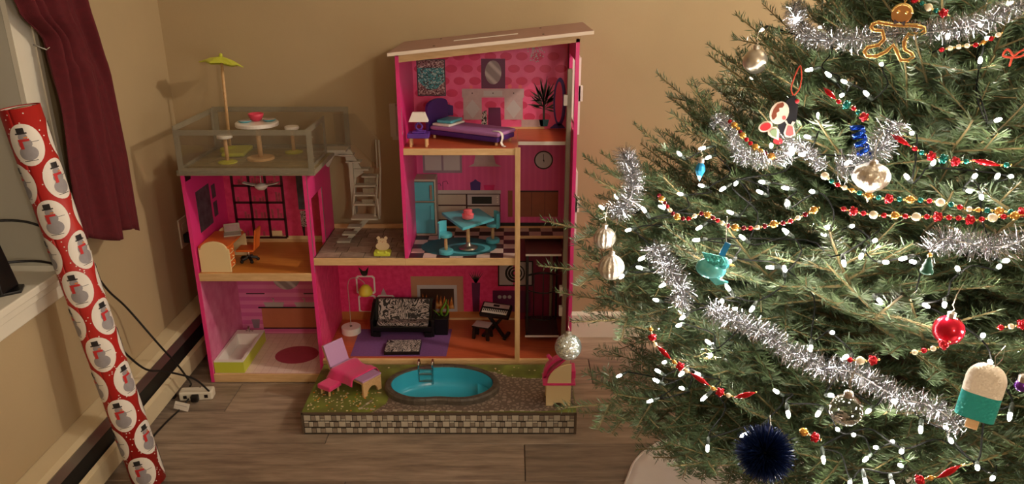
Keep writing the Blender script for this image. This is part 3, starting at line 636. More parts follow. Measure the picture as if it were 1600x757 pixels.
# bedroom
dt = B()
for i in range(10):
    for j in range(6):
        x = -.335 + i * .057 + (.0285 if j % 2 else 0); z = .93 + j * .044
        if x > .19 or z > roof_z(x) - .045: continue
        dt.prism(circ(18, .0215, (x, BK - .0003, z), 'xz', .0145), (0, .0003, 0))
pr('wallpaper_dots', dt, M['dot'])
aw = pr('printed_sequin_art', pr_box(-.347, -.243, 1.008, 1.14, .0012), M['darkprint'])
ob('sequin_print', pr_box(-.343, -.247, 1.012, 1.136, .0006, BK - .0012), M['sequin2'], aw)
ob('teal_sequin_print', B().prism([(-.343, BK - .0022, 1.11), (-.343, BK - .0022, 1.06), (-.33, BK - .0022, 1.05), (-.315, BK - .0022, 1.035), (-.295, BK - .0022, 1.03), (-.275, BK - .0022, 1.035), (-.26, BK - .0022, 1.05), (-.247, BK - .0022, 1.06), (-.247, BK - .0022, 1.11)], (0, .0006, 0)), M['sequin'], aw)
mi = pr('printed_mirror', pr_box(-.112, -.025, 1.035, 1.142, .0012), M['wine'])
ob('mirror_oval_print', B().prism(circ(24, .03, (-.0685, BK - .0016, 1.093), 'xz', .043), (0, .0004, 0)), M['mirrorprint'], mi)
dk = pr('printed_dressing_table', pr_box(-.184, .044, 1.002, 1.034, .001).bb(-.18, -.112, BK - .001, BK, .92, 1.002).bb(-.028, .04, BK - .001, BK, .92, 1.002), M['greyprint'])
dd = B()
for cx_ in (-.146, .006): dd.prism([(cx_, BK - .0014, .925), (cx_ + .028, BK - .0014, .96), (cx_, BK - .0014, .995), (cx_ - .028, BK - .0014, .96)], (0, .0004, 0))
dd.bb(-.105, -.035, BK - .0014, BK - .001, 1.008, 1.027)
ob('inlay_print', dd, M['greyph'], dk)
for x in (-.146, -.07, .006): ob('knob_print', B().prism(circ(8, .0025, (x, BK - .0018, 1.018), 'xz'), (0, .0005, 0)), M['darkwood'], dk)
ob('stool_print', B().prism([(-.09, BK - .0014, .893), (-.04, BK - .0014, .893), (-.043, BK - .0014, .965), (-.087, BK - .0014, .965)], (0, .0006, 0)), M['wine'], dk)
ob('zebra_print', B().prism([(-.115, BK - .0014, .893), (-.092, BK - .0014, .893), (-.094, BK - .0014, .955), (-.11, BK - .0014, .95)], (0, .0006, 0)), M['paisley'], dk)
for x_, r_ in ((-.15, .006), (-.008, .008), (.03, .007)): ob('bottle_print', B().prism(circ(8, r_, (x_, py_, 1.0345 + r_), 'xz'), (0, .0008, 0)), M['coral'], dk)
pp = B()
for i in range(30):
    a = -1.9 + i * .131; r = .07 + .03 * math.sin(i * 2.3) ** 2; bx, bz = .118, .975 + .018 * math.sin(i * 1.7)
    tx, tz = bx + r * .62 * math.sin(a), bz + r * math.cos(a) * .9 + .012
    nx_, nz_ = math.cos(a) * .0035, -math.sin(a) * .0035
    pp.prism([(bx, py_, bz), (bx * .45 + tx * .55 + nx_, py_, bz * .45 + tz * .55 + nz_), (tx, py_, tz), (bx * .45 + tx * .55 - nx_, py_, bz * .45 + tz * .55 - nz_)], (0, .0005 + .00002 * i, 0))
pp.bb(.114, .122, py_, BK, .915, .99)
pl_ = pr('printed_palm', pp, M['darkleaf']); ob('planter_print', B().prism([(.106, py_ - .0004, .895), (.132, py_ - .0004, .895), (.138, py_ - .0004, .92), (.1, py_ - .0004, .92)], (0, .001, 0)), M['tealdark'], pl_)
om = pr('printed_tall_mirror', B().prism(circ(24, .024, (.176, py_ - .0006, .985), 'xz', .09), (0, .0008, 0)).prism([(.14, py_ - .0006, .888), (.2, py_ - .0006, .888), (.185, py_ - .0006, .905), (.16, py_ - .0006, .905)], (0, .0008, 0)), M['purpled'])
ob('mirror_glass_print', B().prism(circ(24, .014, (.173, py_ - .001, .985), 'xz', .075), (0, .0004, 0)), M['dot'], om)
spk = B(); q = random.Random(6)
for i in range(90):
    a, r = q.uniform(0, 2 * PI), math.sqrt(q.random()); x, z = .085 + .034 * r * math.cos(a), 1.17 + .04 * r * math.sin(a)
    if z < roof_z(x) - .042: spk.prism(circ(6, q.uniform(.0012, .0026), (x, BK - .0006, z), 'xz'), (0, .0003, 0))
pr('printed_chandelier', spk, M['greyph'], kind='stuff')
pr('printed_bedside_table', B().prism([(-.262, py_, .935), (-.218, py_, .935), (-.218, py_, .972), (-.24, py_, .978), (-.25, py_, .99), (-.262, py_, .985)], (0, .0008, 0)), M['purpled'])
# office
bs_ = B(); X0, X1, Z0, Z1 = -1.072, -.882, .455, .79
for i in range(4): x = X0 + (X1 - X0) * i / 3; bs_.bb(x - .005, x + .005, BK - .0016, BK, Z0, Z1)
for z in (.455, .53, .598, .665, .735): bs_.bb(X0, X1, BK - .0016, BK, z - .0045, z + .0045)
bk = pr('printed_bookcase', bs_, M['darkwood'])
fb = []; q = random.Random(4)
for i in range(3):
    for z in (.4595, .5345, .6025, .6695, .7395):
        for j in range(4):
            if q.random() < .75: x = X0 + .012 + i * .0633 + j * .011; fb.append((x, z, q.uniform(.012, .04)))
BKM = (mat('book_print', (196, 96, 110), .45, rgb2=(146, 60, 74), scale=60))
for x, z, h in fb: ob('printed_book', B().bb(x, x + .008, BK - .0008, BK, z, z + h), BKM, bk)
ob('printed_basket', pr_box(-.94, -.9, .46, .483, .0012), M['cream'], bk)
pr('printed_curtain', pr_box(-.826, -.79, .57, .79), M['darkprint'])
lc = pr('printed_leopard_chair', pr_box(-.822, -.785, .50, .565), M['leopard']); ob('leg_print', B().prism([(-.816, py_, .452), (-.812, py_, .452), (-.808, py_, .5), (-.82, py_, .5)], (0, .0006, 0)), M['black'], lc)
xl = LX0 + .012
def side_pic(name, y0, y1, z0, z1, m): return pr(name, B().bb(xl, xl + .001, y0, y1, z0, z1), m)
side_pic('printed_poster', -.315, -.195, .565, .715, M['darkprint']); side_pic('printed_photo', -.175, -.14, .65, .70, M['darkprint']); side_pic('printed_photo', -.175, -.14, .58, .635, M['darkprint']); side_pic('printed_speaker', -.378, -.335, .77, .80, M['black'])
# bath
va = pr('printed_vanity', pr_box(-1.018, LX1 - .006, .062, .15), M['tanprint'])
ob('vanity_edge_print', pr_box(-1.03, LX1 - .006, .15, .156, .0012).bb(-1.018, LX1 - .006, BK - .0012, BK, .058, .063), M['black'], va)
for cx_ in (-.965, -.84):
    ob('basin_print', B().prism([(cx_ - .035, py_, .156), (cx_ + .035, py_, .156), (cx_ + .042, py_, .176), (cx_ - .042, py_, .176)], (0, .0008, 0)), M['greyph'], va)
    ob('tap_print', B().bb(cx_ - .002, cx_ + .002, BK - .001, BK, .176, .194).bb(cx_ - .008, cx_ + .002, BK - .001, BK, .191, .194), M['steel'], va)
for x0_, x1_ in ((-1.072, -.998), (-.84, -.77)): pr('printed_shelf', pr_box(x0_, x1_, .212, .217, .001), M['darkwood'])
pr('printed_round_mirror', B().prism(circ(24, .056, (-.905, py_, .288), 'xz'), (0, .0008, 0)), M['mirrorprint'])
pr('printed_waste_bin', B().prism([(-1.058, py_, .06), (-1.036, py_, .06), (-1.03, py_, .1), (-1.064, py_, .1)], (0, .0008, 0)), M['greycab'])
# --- elevator shaft: grey guide rail, dark car with curved railing and two floor plates
box('elevator_rail', .182, .199, -.335, -.315, .102, 1.14, M['greyplastic'], bev=.003)
box('elevator_rail', .15, .16, -.075, -.065, .102, .47, M['greyplastic'])
for z in (1.02, .33, .25): box('rail_clip', .172, .184, -.336, -.316, z, z + .035, M['plasticwhite'])
ev = part('elevator_car', B().bb(.052, .178, -.25, -.075, .122, .128), clear('elevator_floor', (84, 56, 58), .75, .15))
ob('white_edge', B().bb(.05, .18, -.252, -.25, .121, .1285).bb(.05, .182, -.252, -.25, .453, .461), M['whitepaint'], ev)
ob('car_roof', B().bb(.05, .182, -.25, -.075, .453, .46), mat('elevator_roof', (112, 66, 70), .4), ev)
ob('car_post', B().bb(.054, .062, -.24, -.232, .128, .453).bb(.054, .062, -.09, -.082, .128, .453).bb(.172, .18, -.09, -.082, .128, .453), M['black'], ev)
rl = B()
arc = [(.058 + .116 * (i / 10), -.236 + .03 * math.sin(PI * i / 10) * -1, .37 + .022 * math.sin(PI * i / 10)) for i in range(11)]
rl.tube(arc, .004, 6); rl.tube([(p[0], p[1], .31) for p in arc], .0025, 6)
rl.tube([(p[0], p[1], .2) for p in arc], .0025, 6)
for i in (2, 5, 8): rl.cyl((arc[i][0], arc[i][1], .2), arc[i], .0025, n=6)
ob('car_railing', rl, M['black'], ev, smooth=True)
box('shaft_shelf_panel', .056, .19, -.17, BK, .440, .452, mat('shelf_brown', (120, 72, 74), .45))
# --- roof deck: smoked acrylic frame, clear sheets, printed floor
DX0, DX1, DY0, DY1, DZ0, DZ1 = -1.106, -.655, -.412, -.062, .808, .962
db = box('deck_floor', LX0 - .002, DX1 - .004, DY0 + .008, DY1, .798, .815, M['greyplastic'])
ti = random.Random(9); me_t = new_mesh('tile', B().bb(-.0265, .0265, -.0255, .0255, 0, .0007), M['deckprint'])
for i in range(8):
    for j in range(6): ob('deck_tile', me_t, None, db, loc=(DX0 + .035 + i * .055, DY0 + .042 + j * .0535, .815))
def fence(name, p0, p1, z0, z1, bars=.018, t=.005, tilt=0):
    d = (V(p1) - V(p0)); L_ = d.length; ang = math.atan2(d.y, d.x); R = RZ(ang); c = (V(p0) + V(p1)) / 2
    o = part(name, B().box((c.x, c.y, z0 + bars / 2), (L_, t, bars), R).box((c.x, c.y, z1 - bars / 2), (L_, t, bars), R).box(V((p0[0], p0[1], (z0 + z1) / 2)) + R @ V((bars / 2, 0, 0)), (bars, t, z1 - z0 - 2 * bars), R).box(V((p1[0], p1[1], (z0 + z1) / 2)) - R @ V((bars / 2, 0, 0)), (bars, t, z1 - z0 - 2 * bars), R), M['greyclear'], label='smoked plastic railing frame')
    ob('clear_sheet', B().box((c.x, c.y, (z0 + z1) / 2), (L_ - 2 * bars, .0015, z1 - z0 - 2 * bars), R), M['acrylic'], o); return o
fence('front_railing', (DX0, DY0, 0), (DX1, DY0, 0), .808, .954)
fence('side_railing', (DX0, DY0 + .004, 0), (DX0, DY1, 0), .808, .966)
fence('side_railing', (DX1 - .018, DY0 + .004, 0), (DX1 - .018, -.16, 0), .808, .955)
fence('back_railing', (DX0, DY1, 0), (DX1 + .05, DY1, 0), .812, .970)
ob('railing_pin', B().cyl((DX1 + .001, DY0, .93), (DX1 + .005, DY0, .93), .003, n=8).cyl((DX1 + .001, DY0, .86), (DX1 + .005, DY0, .86), .003, n=8).cyl((DX1 + .001, DY0, .825), (DX1 + .005, DY0, .825), .003, n=8), M['chrome'], db)
# --- staircase from terrace to deck
st = part('staircase', B().bb(-.606, -.592, -.115, -.075, .57, .775), M['stairplastic'], label='beige plastic toy staircase with open treads')
ob('landing', B().bb(-.69, -.608, -.14, -.07, .816, .824), M['stairplastic'], st)
ob('support_arm', B().prism([(-.70, -.1, .76), (-.66, -.1, .818), (-.60, -.1, .818), (-.555, -.1, .73), (-.60, -.1, .70), (-.62, -.1, .79), (-.66, -.1, .795), (-.685, -.1, .75)], (0, .01, 0)), M['stairplastic'], st)
def tread(x0, x1, y0, y1, z): ob('tread', B().bb(x0, x1, y0, y1, z - .006, z), M['stairplastic'], st, bev=.001)
for x1_, z in ((-.588, .801), (-.563, .775), (-.534, .746), (-.508, .719)): tread(x1_ - .055, x1_, -.112, -.072, z)
for y_, z in ((-.118, .690), (-.138, .660), (-.158, .630)): tread(-.584, -.506, y_ - .02, y_ + .02, z)
tread(-.588, -.490, -.225, -.165, .589)
for i in range(3): tread(-.604 - i * .0215, -.555 - i * .0215, -.225, -.185, .557 - i * .028)
ob('stringer', B().prism([(-.54, -.182, .585), (-.515, -.182, .585), (-.60, -.182, .497), (-.62, -.182, .497)], (0, .008, 0)), M['stairplastic'], st)
ob('stringer', B().prism([(-.592, -.09, .72), (-.592, -.18, .585), (-.592, -.165, .585), (-.592, -.075, .72)], (.006, 0, 0)), M['stairplastic'], st)
ob('stringer', B().prism([(-.508, -.09, .72), (-.508, -.2, .585), (-.508, -.185, .585), (-.508, -.075, .72)], (.007, 0, 0)), M['stairplastic'], st)
ob('riser_bracket', B().bb(-.556, -.514, -.1, -.096, .685, .712).bb(-.556, -.514, -.135, -.131, .655, .68).bb(-.556, -.514, -.165, -.161, .62, .645), M['greyplastic'], st)
ob('handrail', B().tube([(-.494, -.085, .85), (-.492, -.1, .74), (-.486, -.2, .59)], .004, 6).tube([(-.507, -.075, .85), (-.505, -.09, .745)], .003, 6).cyl((-.486, -.215, .585), (-.49, -.205, .66), .0045, n=6), M['stairplastic'], st, smooth=True)
ob('clear_guard', B().mesh([(-.66, -.066, .828), (-.59, -.066, .828), (-.5, -.066, .74), (-.5, -.066, .855), (-.58, -.066, .945), (-.66, -.066, .945)], [(0, 1, 2, 3, 4, 5)]), M['acrylic'], st, solid=.002)
# ------------------------------------------------------------------ garden platform with pool
PX0, PX1, PY0, PY1, PZ = -.69, .211, -.717, -.394, .081
gp = thing('garden_platform', 'low garden platform with printed stone wall and a kidney shaped pool', 'platform', (-.24, -.55, 0))
def gpart(name, b, m, parent=None, **k): return ob(name, b, m, parent or gp, world=parent is None, **k)
def kidney(k, n=56):
    out = []
    for i in range(n):
        a = 2 * PI * i / n; r = 1 - .20 * math.exp(-((a - 1.5 * PI - .05) / .42) ** 2) + .05 * math.cos(a - .4)
        out.append((-.250 + (.175 + k) * r * math.cos(a) * 1.0, -.560 + (.112 + k) * r * math.sin(a)))
    return out
def rect_hit(cx, cy, dx, dy):
    t = min(((PX1 if dx > 0 else PX0) - cx) / dx if abs(dx) > 1e-9 else 9, ((PY1 if dy > 0 else PY0) - cy) / dy if abs(dy) > 1e-9 else 9); return cx + dx * t, cy + dy * t
K = kidney(0.004); n = len(K); tb = B(); vs = []
out_ = []
for (x, y) in K: out_.append(rect_hit(-.25, -.56, x + .25, y + .56))
for c in ((PX0, PY0), (PX1, PY0), (PX1, PY1), (PX0, PY1)):          # snap the nearest ray to each corner
    i = min(range(n), key=lambda j: (out_[j][0] - c[0]) ** 2 + (out_[j][1] - c[1]) ** 2); out_[i] = c
tb.ring([(x, y, PZ - .006) for x, y in out_], [(x, y, PZ - .006) for x, y in K], (0, 0, .006))
gpart('lawn_top', tb, M['grass'])
walls = gpart('stone_wall_panel', B().bb(PX0, PX1, PY0, PY0 + .008, .001, PZ - .006), M['stonebase'])
gpart('side_wall_panel', B().bb(PX0, PX0 + .008, PY0 + .008, PY1, .001, PZ - .006), M['edgebrown']); gpart('side_wall_panel', B().bb(PX1 - .008, PX1, PY0 + .008, PY1, .001, PZ - .006), M['edgebrown']); gpart('back_wall_panel', B().bb(PX0 + .008, PX1 - .008, PY1 - .008, PY1, .001, PZ - .006), M['edgebrown'])
gpart('corner_edge', B().bb(PX0 - .001, PX0 + .006, PY0 - .001, PY0 + .006, .001, PZ), M['edgebrown']); gpart('corner_edge', B().bb(PX1 - .006, PX1 + .001, PY0 - .001, PY0 + .006, .001, PZ), M['edgebrown'])
gpart('top_edge', B().bb(PX0, PX1, PY0 - .001, PY0 + .003, PZ - .006, PZ + .0006), M['edgebrown'])
# printed stones of the wall: repeating panel of big light and small dark stones, each a slightly proud piece
pat = [[(0, .0, .021, 1, .02), (.0225, .0, .013, 0, .018), (.037, 0, .0135, 1, .019), (.052, .0075, .0135, 0, .0115), (.052, 0, .0135, 1, .006)],
       [(0, 0, .0135, 0, .0125), (0, .014, .0135, 1, .006), (.015, 0, .0125, 1, .018), (.029, 0, .0135, 0, .017), (.044, 0, .0215, 1, .02)],
       [(0, 0, .021, 1, .019), (.0225, 0, .0135, 0, .017), (.0375, 0, .0125, 1, .018), (.0515, 0, .014, 0, .0165)]]
stone_me = {}
nrep = 13; wrep = (PX1 - PX0 - .014) / nrep
for r in range(3):
    for k in range(nrep):
        for (dx, dz, w_, li, h_) in pat[r]:
            key = (w_, h_, li)
            if key not in stone_me:
                e = .0012; hx, hz = w_ / 2 * wrep / .0665, h_ / 2
                stone_me[key] = new_mesh('stone', B().mesh([(-hx, 0, -hz), (hx, 0, -hz), (hx, 0, hz), (-hx, 0, hz), (-hx + e, -.0014, -hz + e), (hx - e, -.0014, -hz + e), (hx - e, -.0014, hz - e), (-hx + e, -.0014, hz - e)], [(4, 5, 6, 7), (0, 1, 5, 4), (1, 2, 6, 5), (2, 3, 7, 6), (3, 0, 4, 7)]), M['stoneL'] if li else M['stoneD'])
            ob('stone', stone_me[key], None, walls, loc=(PX0 + .007 + k * wrep + (dx + w_ / 2) * wrep / .0665 + .0006, PY0, .0055 + (2 - r) * .0232 + dz + h_ / 2))
# pool: basin, stone rim, step, ladder
Ki = kidney(0.0); nb = len(Ki)
pb = B(); rings = [(1.0, .099), (.985, .06), (.95, .034), (.86, .026)]; vs = []
for s_, z in rings: vs += [(-.25 + (x + .25) * s_, -.56 + (y + .56) * s_, z) for x, y in Ki]
vs.append((-.25, -.56, .025)); fs = []
for r in range(3):
    for i in range(nb): fs.append((r * nb + i, r * nb + (i + 1) % nb, (r + 1) * nb + (i + 1) % nb, (r + 1) * nb + i))
for i in range(nb): fs.append((3 * nb + i, 3 * nb + (i + 1) % nb, 4 * nb))
pb.mesh(vs, fs); pool = gpart('pool_basin', pb, M['poolteal'], smooth=True, label='turquoise plastic pool basin')
ob('pool_step', B().prism([(-.25 + (x + .25) * .97, -.56 + (y + .56) * .9, .03) for x, y in Ki if x > -.125], (0, 0, .028)), M['poolteal'], pool, bev=.003)
Ko, Km = kidney(.024), kidney(.0)
n = len(Ko); nblk = 28
for q in range(nblk):
    i0, i1 = q * 2, q * 2 + 2; vs = []
    for i in range(i0, i1 + 1):
        a, c = V(Ko[i % n]), V(Km[i % n])
        if i == i0: a = a.lerp(V(Ko[(i + 1) % n]), .04); c = c.lerp(V(Km[(i + 1) % n]), .04)
        vs += [(a.x, a.y, PZ + .0002), (a.x * .985 + c.x * .015, a.y * .985 + c.y * .015, .097), (a.x * .75 + c.x * .25, a.y * .75 + c.y * .25, .103), (c.x * .9 + a.x * .1, c.y * .9 + a.y * .1, .103), (c.x, c.y, .097), (c.x, c.y, PZ)]
    fs = [tuple(range(6)), tuple(range(17, 11, -1))]
    for s_ in range(2):
        for j in range(6): fs.append((s_ * 6 + j, s_ * 6 + (j + 1) % 6, (s_ + 1) * 6 + (j + 1) % 6, (s_ + 1) * 6 + j))
    gpart('rim_stone', B().mesh(vs, fs), M['poolrim'])
ld = gpart('pool_ladder', B().tube(spline([(-.334, -.462, .04), (-.334, -.462, .1), (-.334, -.458, .122), (-.334, -.44, .126), (-.334, -.432, .115), (-.334, -.43, .104)], 5), .0042, 8).tube(spline([(-.285, -.462, .04), (-.285, -.462, .1), (-.285, -.458, .122), (-.285, -.44, .126), (-.285, -.432, .115), (-.285, -.43, .104)], 5), .0042, 8), M['chrome'], smooth=True, label='silver pool ladder')
for z in (.05, .078, .1): ob('rung', B().bb(-.334, -.285, -.466, -.458, z, z + .005), M['silver'], ld)
# printed paving, border stones and flowers on the lawn
pav = B(); pv = []
patio_poly = [(-.46, -.716), (-.42, -.66), (-.415, -.60), (-.43, -.55), (-.415, -.49), (-.36, -.45), (-.25, -.425), (-.13, -.432), (-.06, -.455), (-.01, -.487), (.06, -.497), (.209, -.497), (.209, -.68), (.16, -.70), (.10, -.707), (0, -.703), (-.1, -.71), (-.3, -.705)]
# ring between the pool rim and the printed border
ko = kidney(.022); on = len(ko); ring_o = []
def poly_hit(cx, cy, dx, dy):
    best = 9
    for (ax, ay), (bx, by) in zip(patio_poly, patio_poly[1:] + patio_poly[:1]):
        ex, ey = bx - ax, by - ay; den = dx * ey - dy * ex
        if abs(den) < 1e-12: continue
        t = ((ax - cx) * ey - (ay - cy) * ex) / den; u = ((ax - cx) * dy - (ay - cy) * dx) / den
        if t > 0 and -1e-9 <= u <= 1 + 1e-9 and t < best: best = t
    return cx + dx * best, cy + dy * best
ang = sorted([math.atan2(y + .56, x + .25) for x, y in ko] + [math.atan2(y + .56, x + .25) for x, y in patio_poly])
inn, outp = [], []
for a in ang:
    dx, dy = math.cos(a), math.sin(a); o = poly_hit(-.25, -.56, dx, dy)
    # inner: walk out to the rim
    kx = min(ko, key=lambda p: abs((math.atan2(p[1] + .56, p[0] + .25) - a + PI) % (2 * PI) - PI)); rr_ = math.hypot(kx[0] + .25, kx[1] + .56)
    ro = math.hypot(o[0] + .25, o[1] + .56); rr_ = min(rr_, ro)
    inn.append((-.25 + dx * rr_, -.56 + dy * rr_, PZ + .0001)); outp.append((o[0], o[1], PZ + .0001))
gpart('paving_print', B().ring(outp, inn, (0, 0, .0004)), M['patio'])
bs2 = random.Random(8); bd = 0
def along(poly, step):
    acc = []; 
    for (ax, ay), (bx, by) in zip(poly[:-1], poly[1:]):
        L_ = math.hypot(bx - ax, by - ay); k = max(1, round(L_ / step))
        for i in range(k): acc.append((ax + (bx - ax) * i / k, ay + (by - ay) * i / k, math.atan2(by - ay, bx - ax)))
    return acc
bme = [new_mesh('stone', B().bb(-.0075, .0075, -.0035, .0035, 0, .0009), M['stoneL']), new_mesh('stone', B().bb(-.006, .006, -.0035, .0035, 0, .0009), M['stoneD'])]
for (x, y, a) in along([(-.12, -.437), (-.06, -.455), (-.01, -.487), (.06, -.497), (.209, -.497)], .017) + along([(-.50, -.69), (-.42, -.700), (-.3, -.703), (-.1, -.708), (0, -.702), (.10, -.706)], .018) + along([(-.50, -.69), (-.465, -.63)], .017):
    o = ob('border_stone', bme[bd % 2], None, gp, world=True, loc=(x, y, PZ + .0004)); o.rotation_euler = (0, 0, a + bs2.uniform(-.2, .2)); bd += 1
fa, fb_ = B(), B()
for i in range(150):
    x, y = bs2.uniform(PX0 + .01, -.44), bs2.uniform(PY0 + .012, PY0 + .14 if bs2.random() < .7 else PY1 - .02)
    if bs2.random() < .12: x, y = bs2.uniform(-.1, .19), bs2.uniform(-.48, -.41)
    if x > -.45 and y < -.49 : continue
    (fa if bs2.random() < .72 else fb_).prism(circ(5, bs2.uniform(.0018, .0042), (x, y, PZ + .0001)), (0, 0, .0004))
gpart('flower_print', fa, M['flower'], kind='stuff'); gpart('flower_print', fb_, M['flowero'], kind='stuff')

# ------------------------------------------------------------------ garden furniture
Zp = PZ
def leg_board(b, c, ang, w, h, t):      # a board standing across the chair with an arch cut out
    R = RZ(ang); pts = [(-w / 2, 0), (-w / 2, h), (w / 2, h), (w / 2, 0), (w / 2 - w * .2, 0)] + [(w * .3 * math.cos(a), h * .62 * math.sin(a)) for a in [PI * i / 10 for i in range(1, 10)]] + [(-w / 2 + w * .2, 0)]
    b.prism([V(c) + R @ V((0, p[0], p[1])) for p in pts], R @ V((t, 0, 0)))
A0, A1 = V((-.602, -.492, 0)), V((-.476, -.592, 0))
CA = math.atan2(A1.y - A0.y, A1.x - A0.x); CL = (A1 - A0).length
ch = thing('chaise_lounge', 'lilac garden chaise with a pink cover beside the pool', 'chaise', (A0.x, A0.y, Zp), CA)
ob('seat_board', B().bb(-.01, CL, -.041, .041, .047, .055), M['beech'], ch, bev=.001)
lb_ = B(); leg_board(lb_, (CL - .008, 0, 0), 0, .08, .047, .008); ob('foot_leg', lb_, M['beech'], ch)
lb_ = B(); leg_board(lb_, (-.004, 0, 0), 0, .08, .047, .008); ob('head_leg', lb_, M['beech'], ch)
ob('seat_pad', B().bb(-.006, CL + .001, -.042, .042, .0552, .062), M['lilacplain'], ch, bev=.002)
RB = RY(-.38)
ob('backrest', B().box(V((-.006, 0, .052)) + RB @ V((0, 0, .042)), (.006, .084, .09), RB), M['lilacplain'], ch, bev=.002)
ob('back_board', B().box(V((-.0125, 0, .045)) + RB @ V((0, 0, .045)), (.006, .08, .09), RB), M['beech'], ch)
cv_ = thing('pink_cover', 'magenta felt cover draped across the lilac garden chaise', 'cover', (A0.x, A0.y, Zp + .0625), CA)
def cover_pt(u, v):
    s = (v - .5) * (.17 - .03 * u); w = .0435; x = .008 + u * .118
    z = .0015 + .001 * math.sin(u * 9)
    if abs(s) > w:
        d = abs(s) - w; drop = d * .88; yv = math.copysign(w + .006 + d * .42 + .004 * math.sin(u * 8 + v), s); x += (u - .5) * d * .5
        return V((x, yv, max(z - drop, -.058)))
    return V((x, s, z))
ob('felt', B().grid(cover_pt, 14, 30), M['magenta'], cv_, smooth=True, solid=.0016)
sl = thing('garden_footstool', 'small pink garden footstool beside the lilac chaise', 'stool', (-.624, -.585, Zp), CA + .1)
ob('seat', B().bb(-.029, .029, -.029, .029, .020, .037), M['magenta'], sl, bev=.004)
for x in (-.018, .018):
    for y in (-.02, .02): ob('leg', B().cyl((x, y, 0), (x, y, .021), .004, n=8), M['beech'], sl)
gr = thing('toy_grill', 'wooden toy grill cabinet with pink tray at the pool platform corner', 'grill', (.153, -.64, Zp))
q = [(-.041, 0), (-.018, 0)] + [(.018 * math.cos(PI - a), .012 * math.sin(a)) for a in [PI * i / 8 for i in range(1, 8)]] + [(.018, 0), (.041, 0), (.041, .155)] + [(.041 - .078 * math.sin(a) , .081 + .074 * math.cos(a)) for a in [PI / 2 * i / 10 for i in range(1, 11)]] + [(-.041, .078)]
ob('front_panel', B().prism([(x, -.034, z) for x, z in q], (0, .007, 0)), M['cream'], gr, bev=.001)
ob('rear_panel', B().prism([(x, .027, z) for x, z in q], (0, .007, 0)), M['cream'], gr, bev=.001)
ob('cabinet_shelf', B().bb(-.038, .038, -.027, .027, .02, .026), M['beech'], gr)
ob('tray', B().bb(-.052, .056, -.037, .037, .077, .086), M['magenta'], gr, bev=.003)
lidb = B(); lidb.ring([(-.050, 0, .086)] + [(.041 - .091 * math.sin(a), 0, .086 + .084 * math.cos(a)) for a in [PI / 2 - PI / 2 * i / 10 for i in range(10)]] + [(.034, 0, .170)], [(-.042, 0, .086)] + [(.041 - .081 * math.sin(a), 0, .084 + .077 * math.cos(a)) for a in [PI / 2 - PI / 2 * i / 10 for i in range(10)]] + [(.034, 0, .162)], (0, .026, 0))
ob('hood', lidb, M['magenta'], gr, label='pink curved hood')
ob('hood_handle', B().box((-.03, .012, .158), (.012, .012, .02), RY(-.7)), M['magenta'], gr, bev=.003)
ob('side_handle', B().bb(.042, .056, -.03, .03, .100, .128), M['magenta'], gr, bev=.003)
ob('chimney', B().bb(.02, .036, .0, .022, .165, .20), M['whitepaint'], gr)

# ------------------------------------------------------------------ roof deck furniture
Zd = .8158
dt_ = thing('deck_table', 'round white topped table on the roof deck', 'table', (-.887, -.238, Zd))
ob('base', B().lathe([(.047, 0), (.047, .006), (.044, .008)], 28), M['beech'], dt_, smooth=False); ob('pole', B().cyl((0, 0, .008), (0, 0, .118), .0085, n=12), M['beech'], dt_, smooth=True)
ob('tabletop', B().lathe([(.071, .118), (.073, .120), (.073, .130), (.071, .132)], 40), M['whitepaint'], dt_)
bw = thing('pink_bowl', 'pink bowl on the white deck table', 'bowl', (-.893, -.222, Zd + .1322))
ob('shell', B().lathe([(.012, 0), (.018, .004), (.025, .018), (.0265, .026), (.0245, .026), (.02, .012), (.0, .006)], 24), M['bowlpink'], bw, smooth=True)
for (x, y, lab) in ((-.925, -.247, 'teal plate near the front edge of the white deck table'), (-.848, -.222, 'teal plate behind the bowl side of the white deck table')):
    p = thing('teal_plate', lab, 'plate', (x, y, Zd + .1322), group='plates on the deck table')
    ob('dish', B().lathe([(.014, 0), (.021, .003), (.023, .006), (.021, .0055), (.013, .003), (0, .003)], 24), M['teal'], p, smooth=True)
    ob('painted_rim', B().lathe([(.0155, .0040), (.0205, .0058), (.0205, .0064), (.0155, .0046)], 24), M['greyph'], p, smooth=True)
for (x, y, lab) in ((-.985, -.292, 'white deck stool in front of the lime pad'), (-.797, -.138, 'white deck stool beside the staircase end of the deck')):
    s_ = thing('deck_stool', lab, 'stool', (x, y, Zd), group='stools on the roof deck')
    ob('base', B().lathe([(.032, 0), (.032, .004), (.012, .009)], 24), M['limeclear'], s_, smooth=False); ob('pole', B().cyl((0, 0, .006), (0, 0, .088), .0065, n=10), M['beech'], s_, smooth=True)
    ob('seat', B().lathe([(.024, .086), (.026, .088), (.026, .095), (.024, .097)], 28), M['whitepaint'], s_)
gpd = thing('lime_floor_pad', 'lime green square pad lying on the roof deck', 'pad', (-1.0, -.145, Zd), .08)
ob('pad', B().bb(-.04, .04, -.07, .07, 0, .014), M['lime'], gpd, bev=.005)
um = thing('deck_umbrella', 'lime green parasol with a tall pole on the roof deck', 'umbrella', (-1.036, -.118, Zd), rot=(0, .0, 0))
ob('foot', B().lathe([(.036, 0), (.036, .012), (.012, .02), (.0, .02)], 24), M['lime'], um)
TP = V((.008, 0, .325)); ob('pole', B().cyl((0, 0, .012), TP, .0052, n=10), M['beech'], um, smooth=True)
cb = B(); nn = 6; cc = []
for i in range(nn):
    a = 2 * PI * i / nn + .35; cc.append(V((.074 * math.cos(a), .074 * math.sin(a), -.028)))
vs = [V((0, 0, 0))]; 
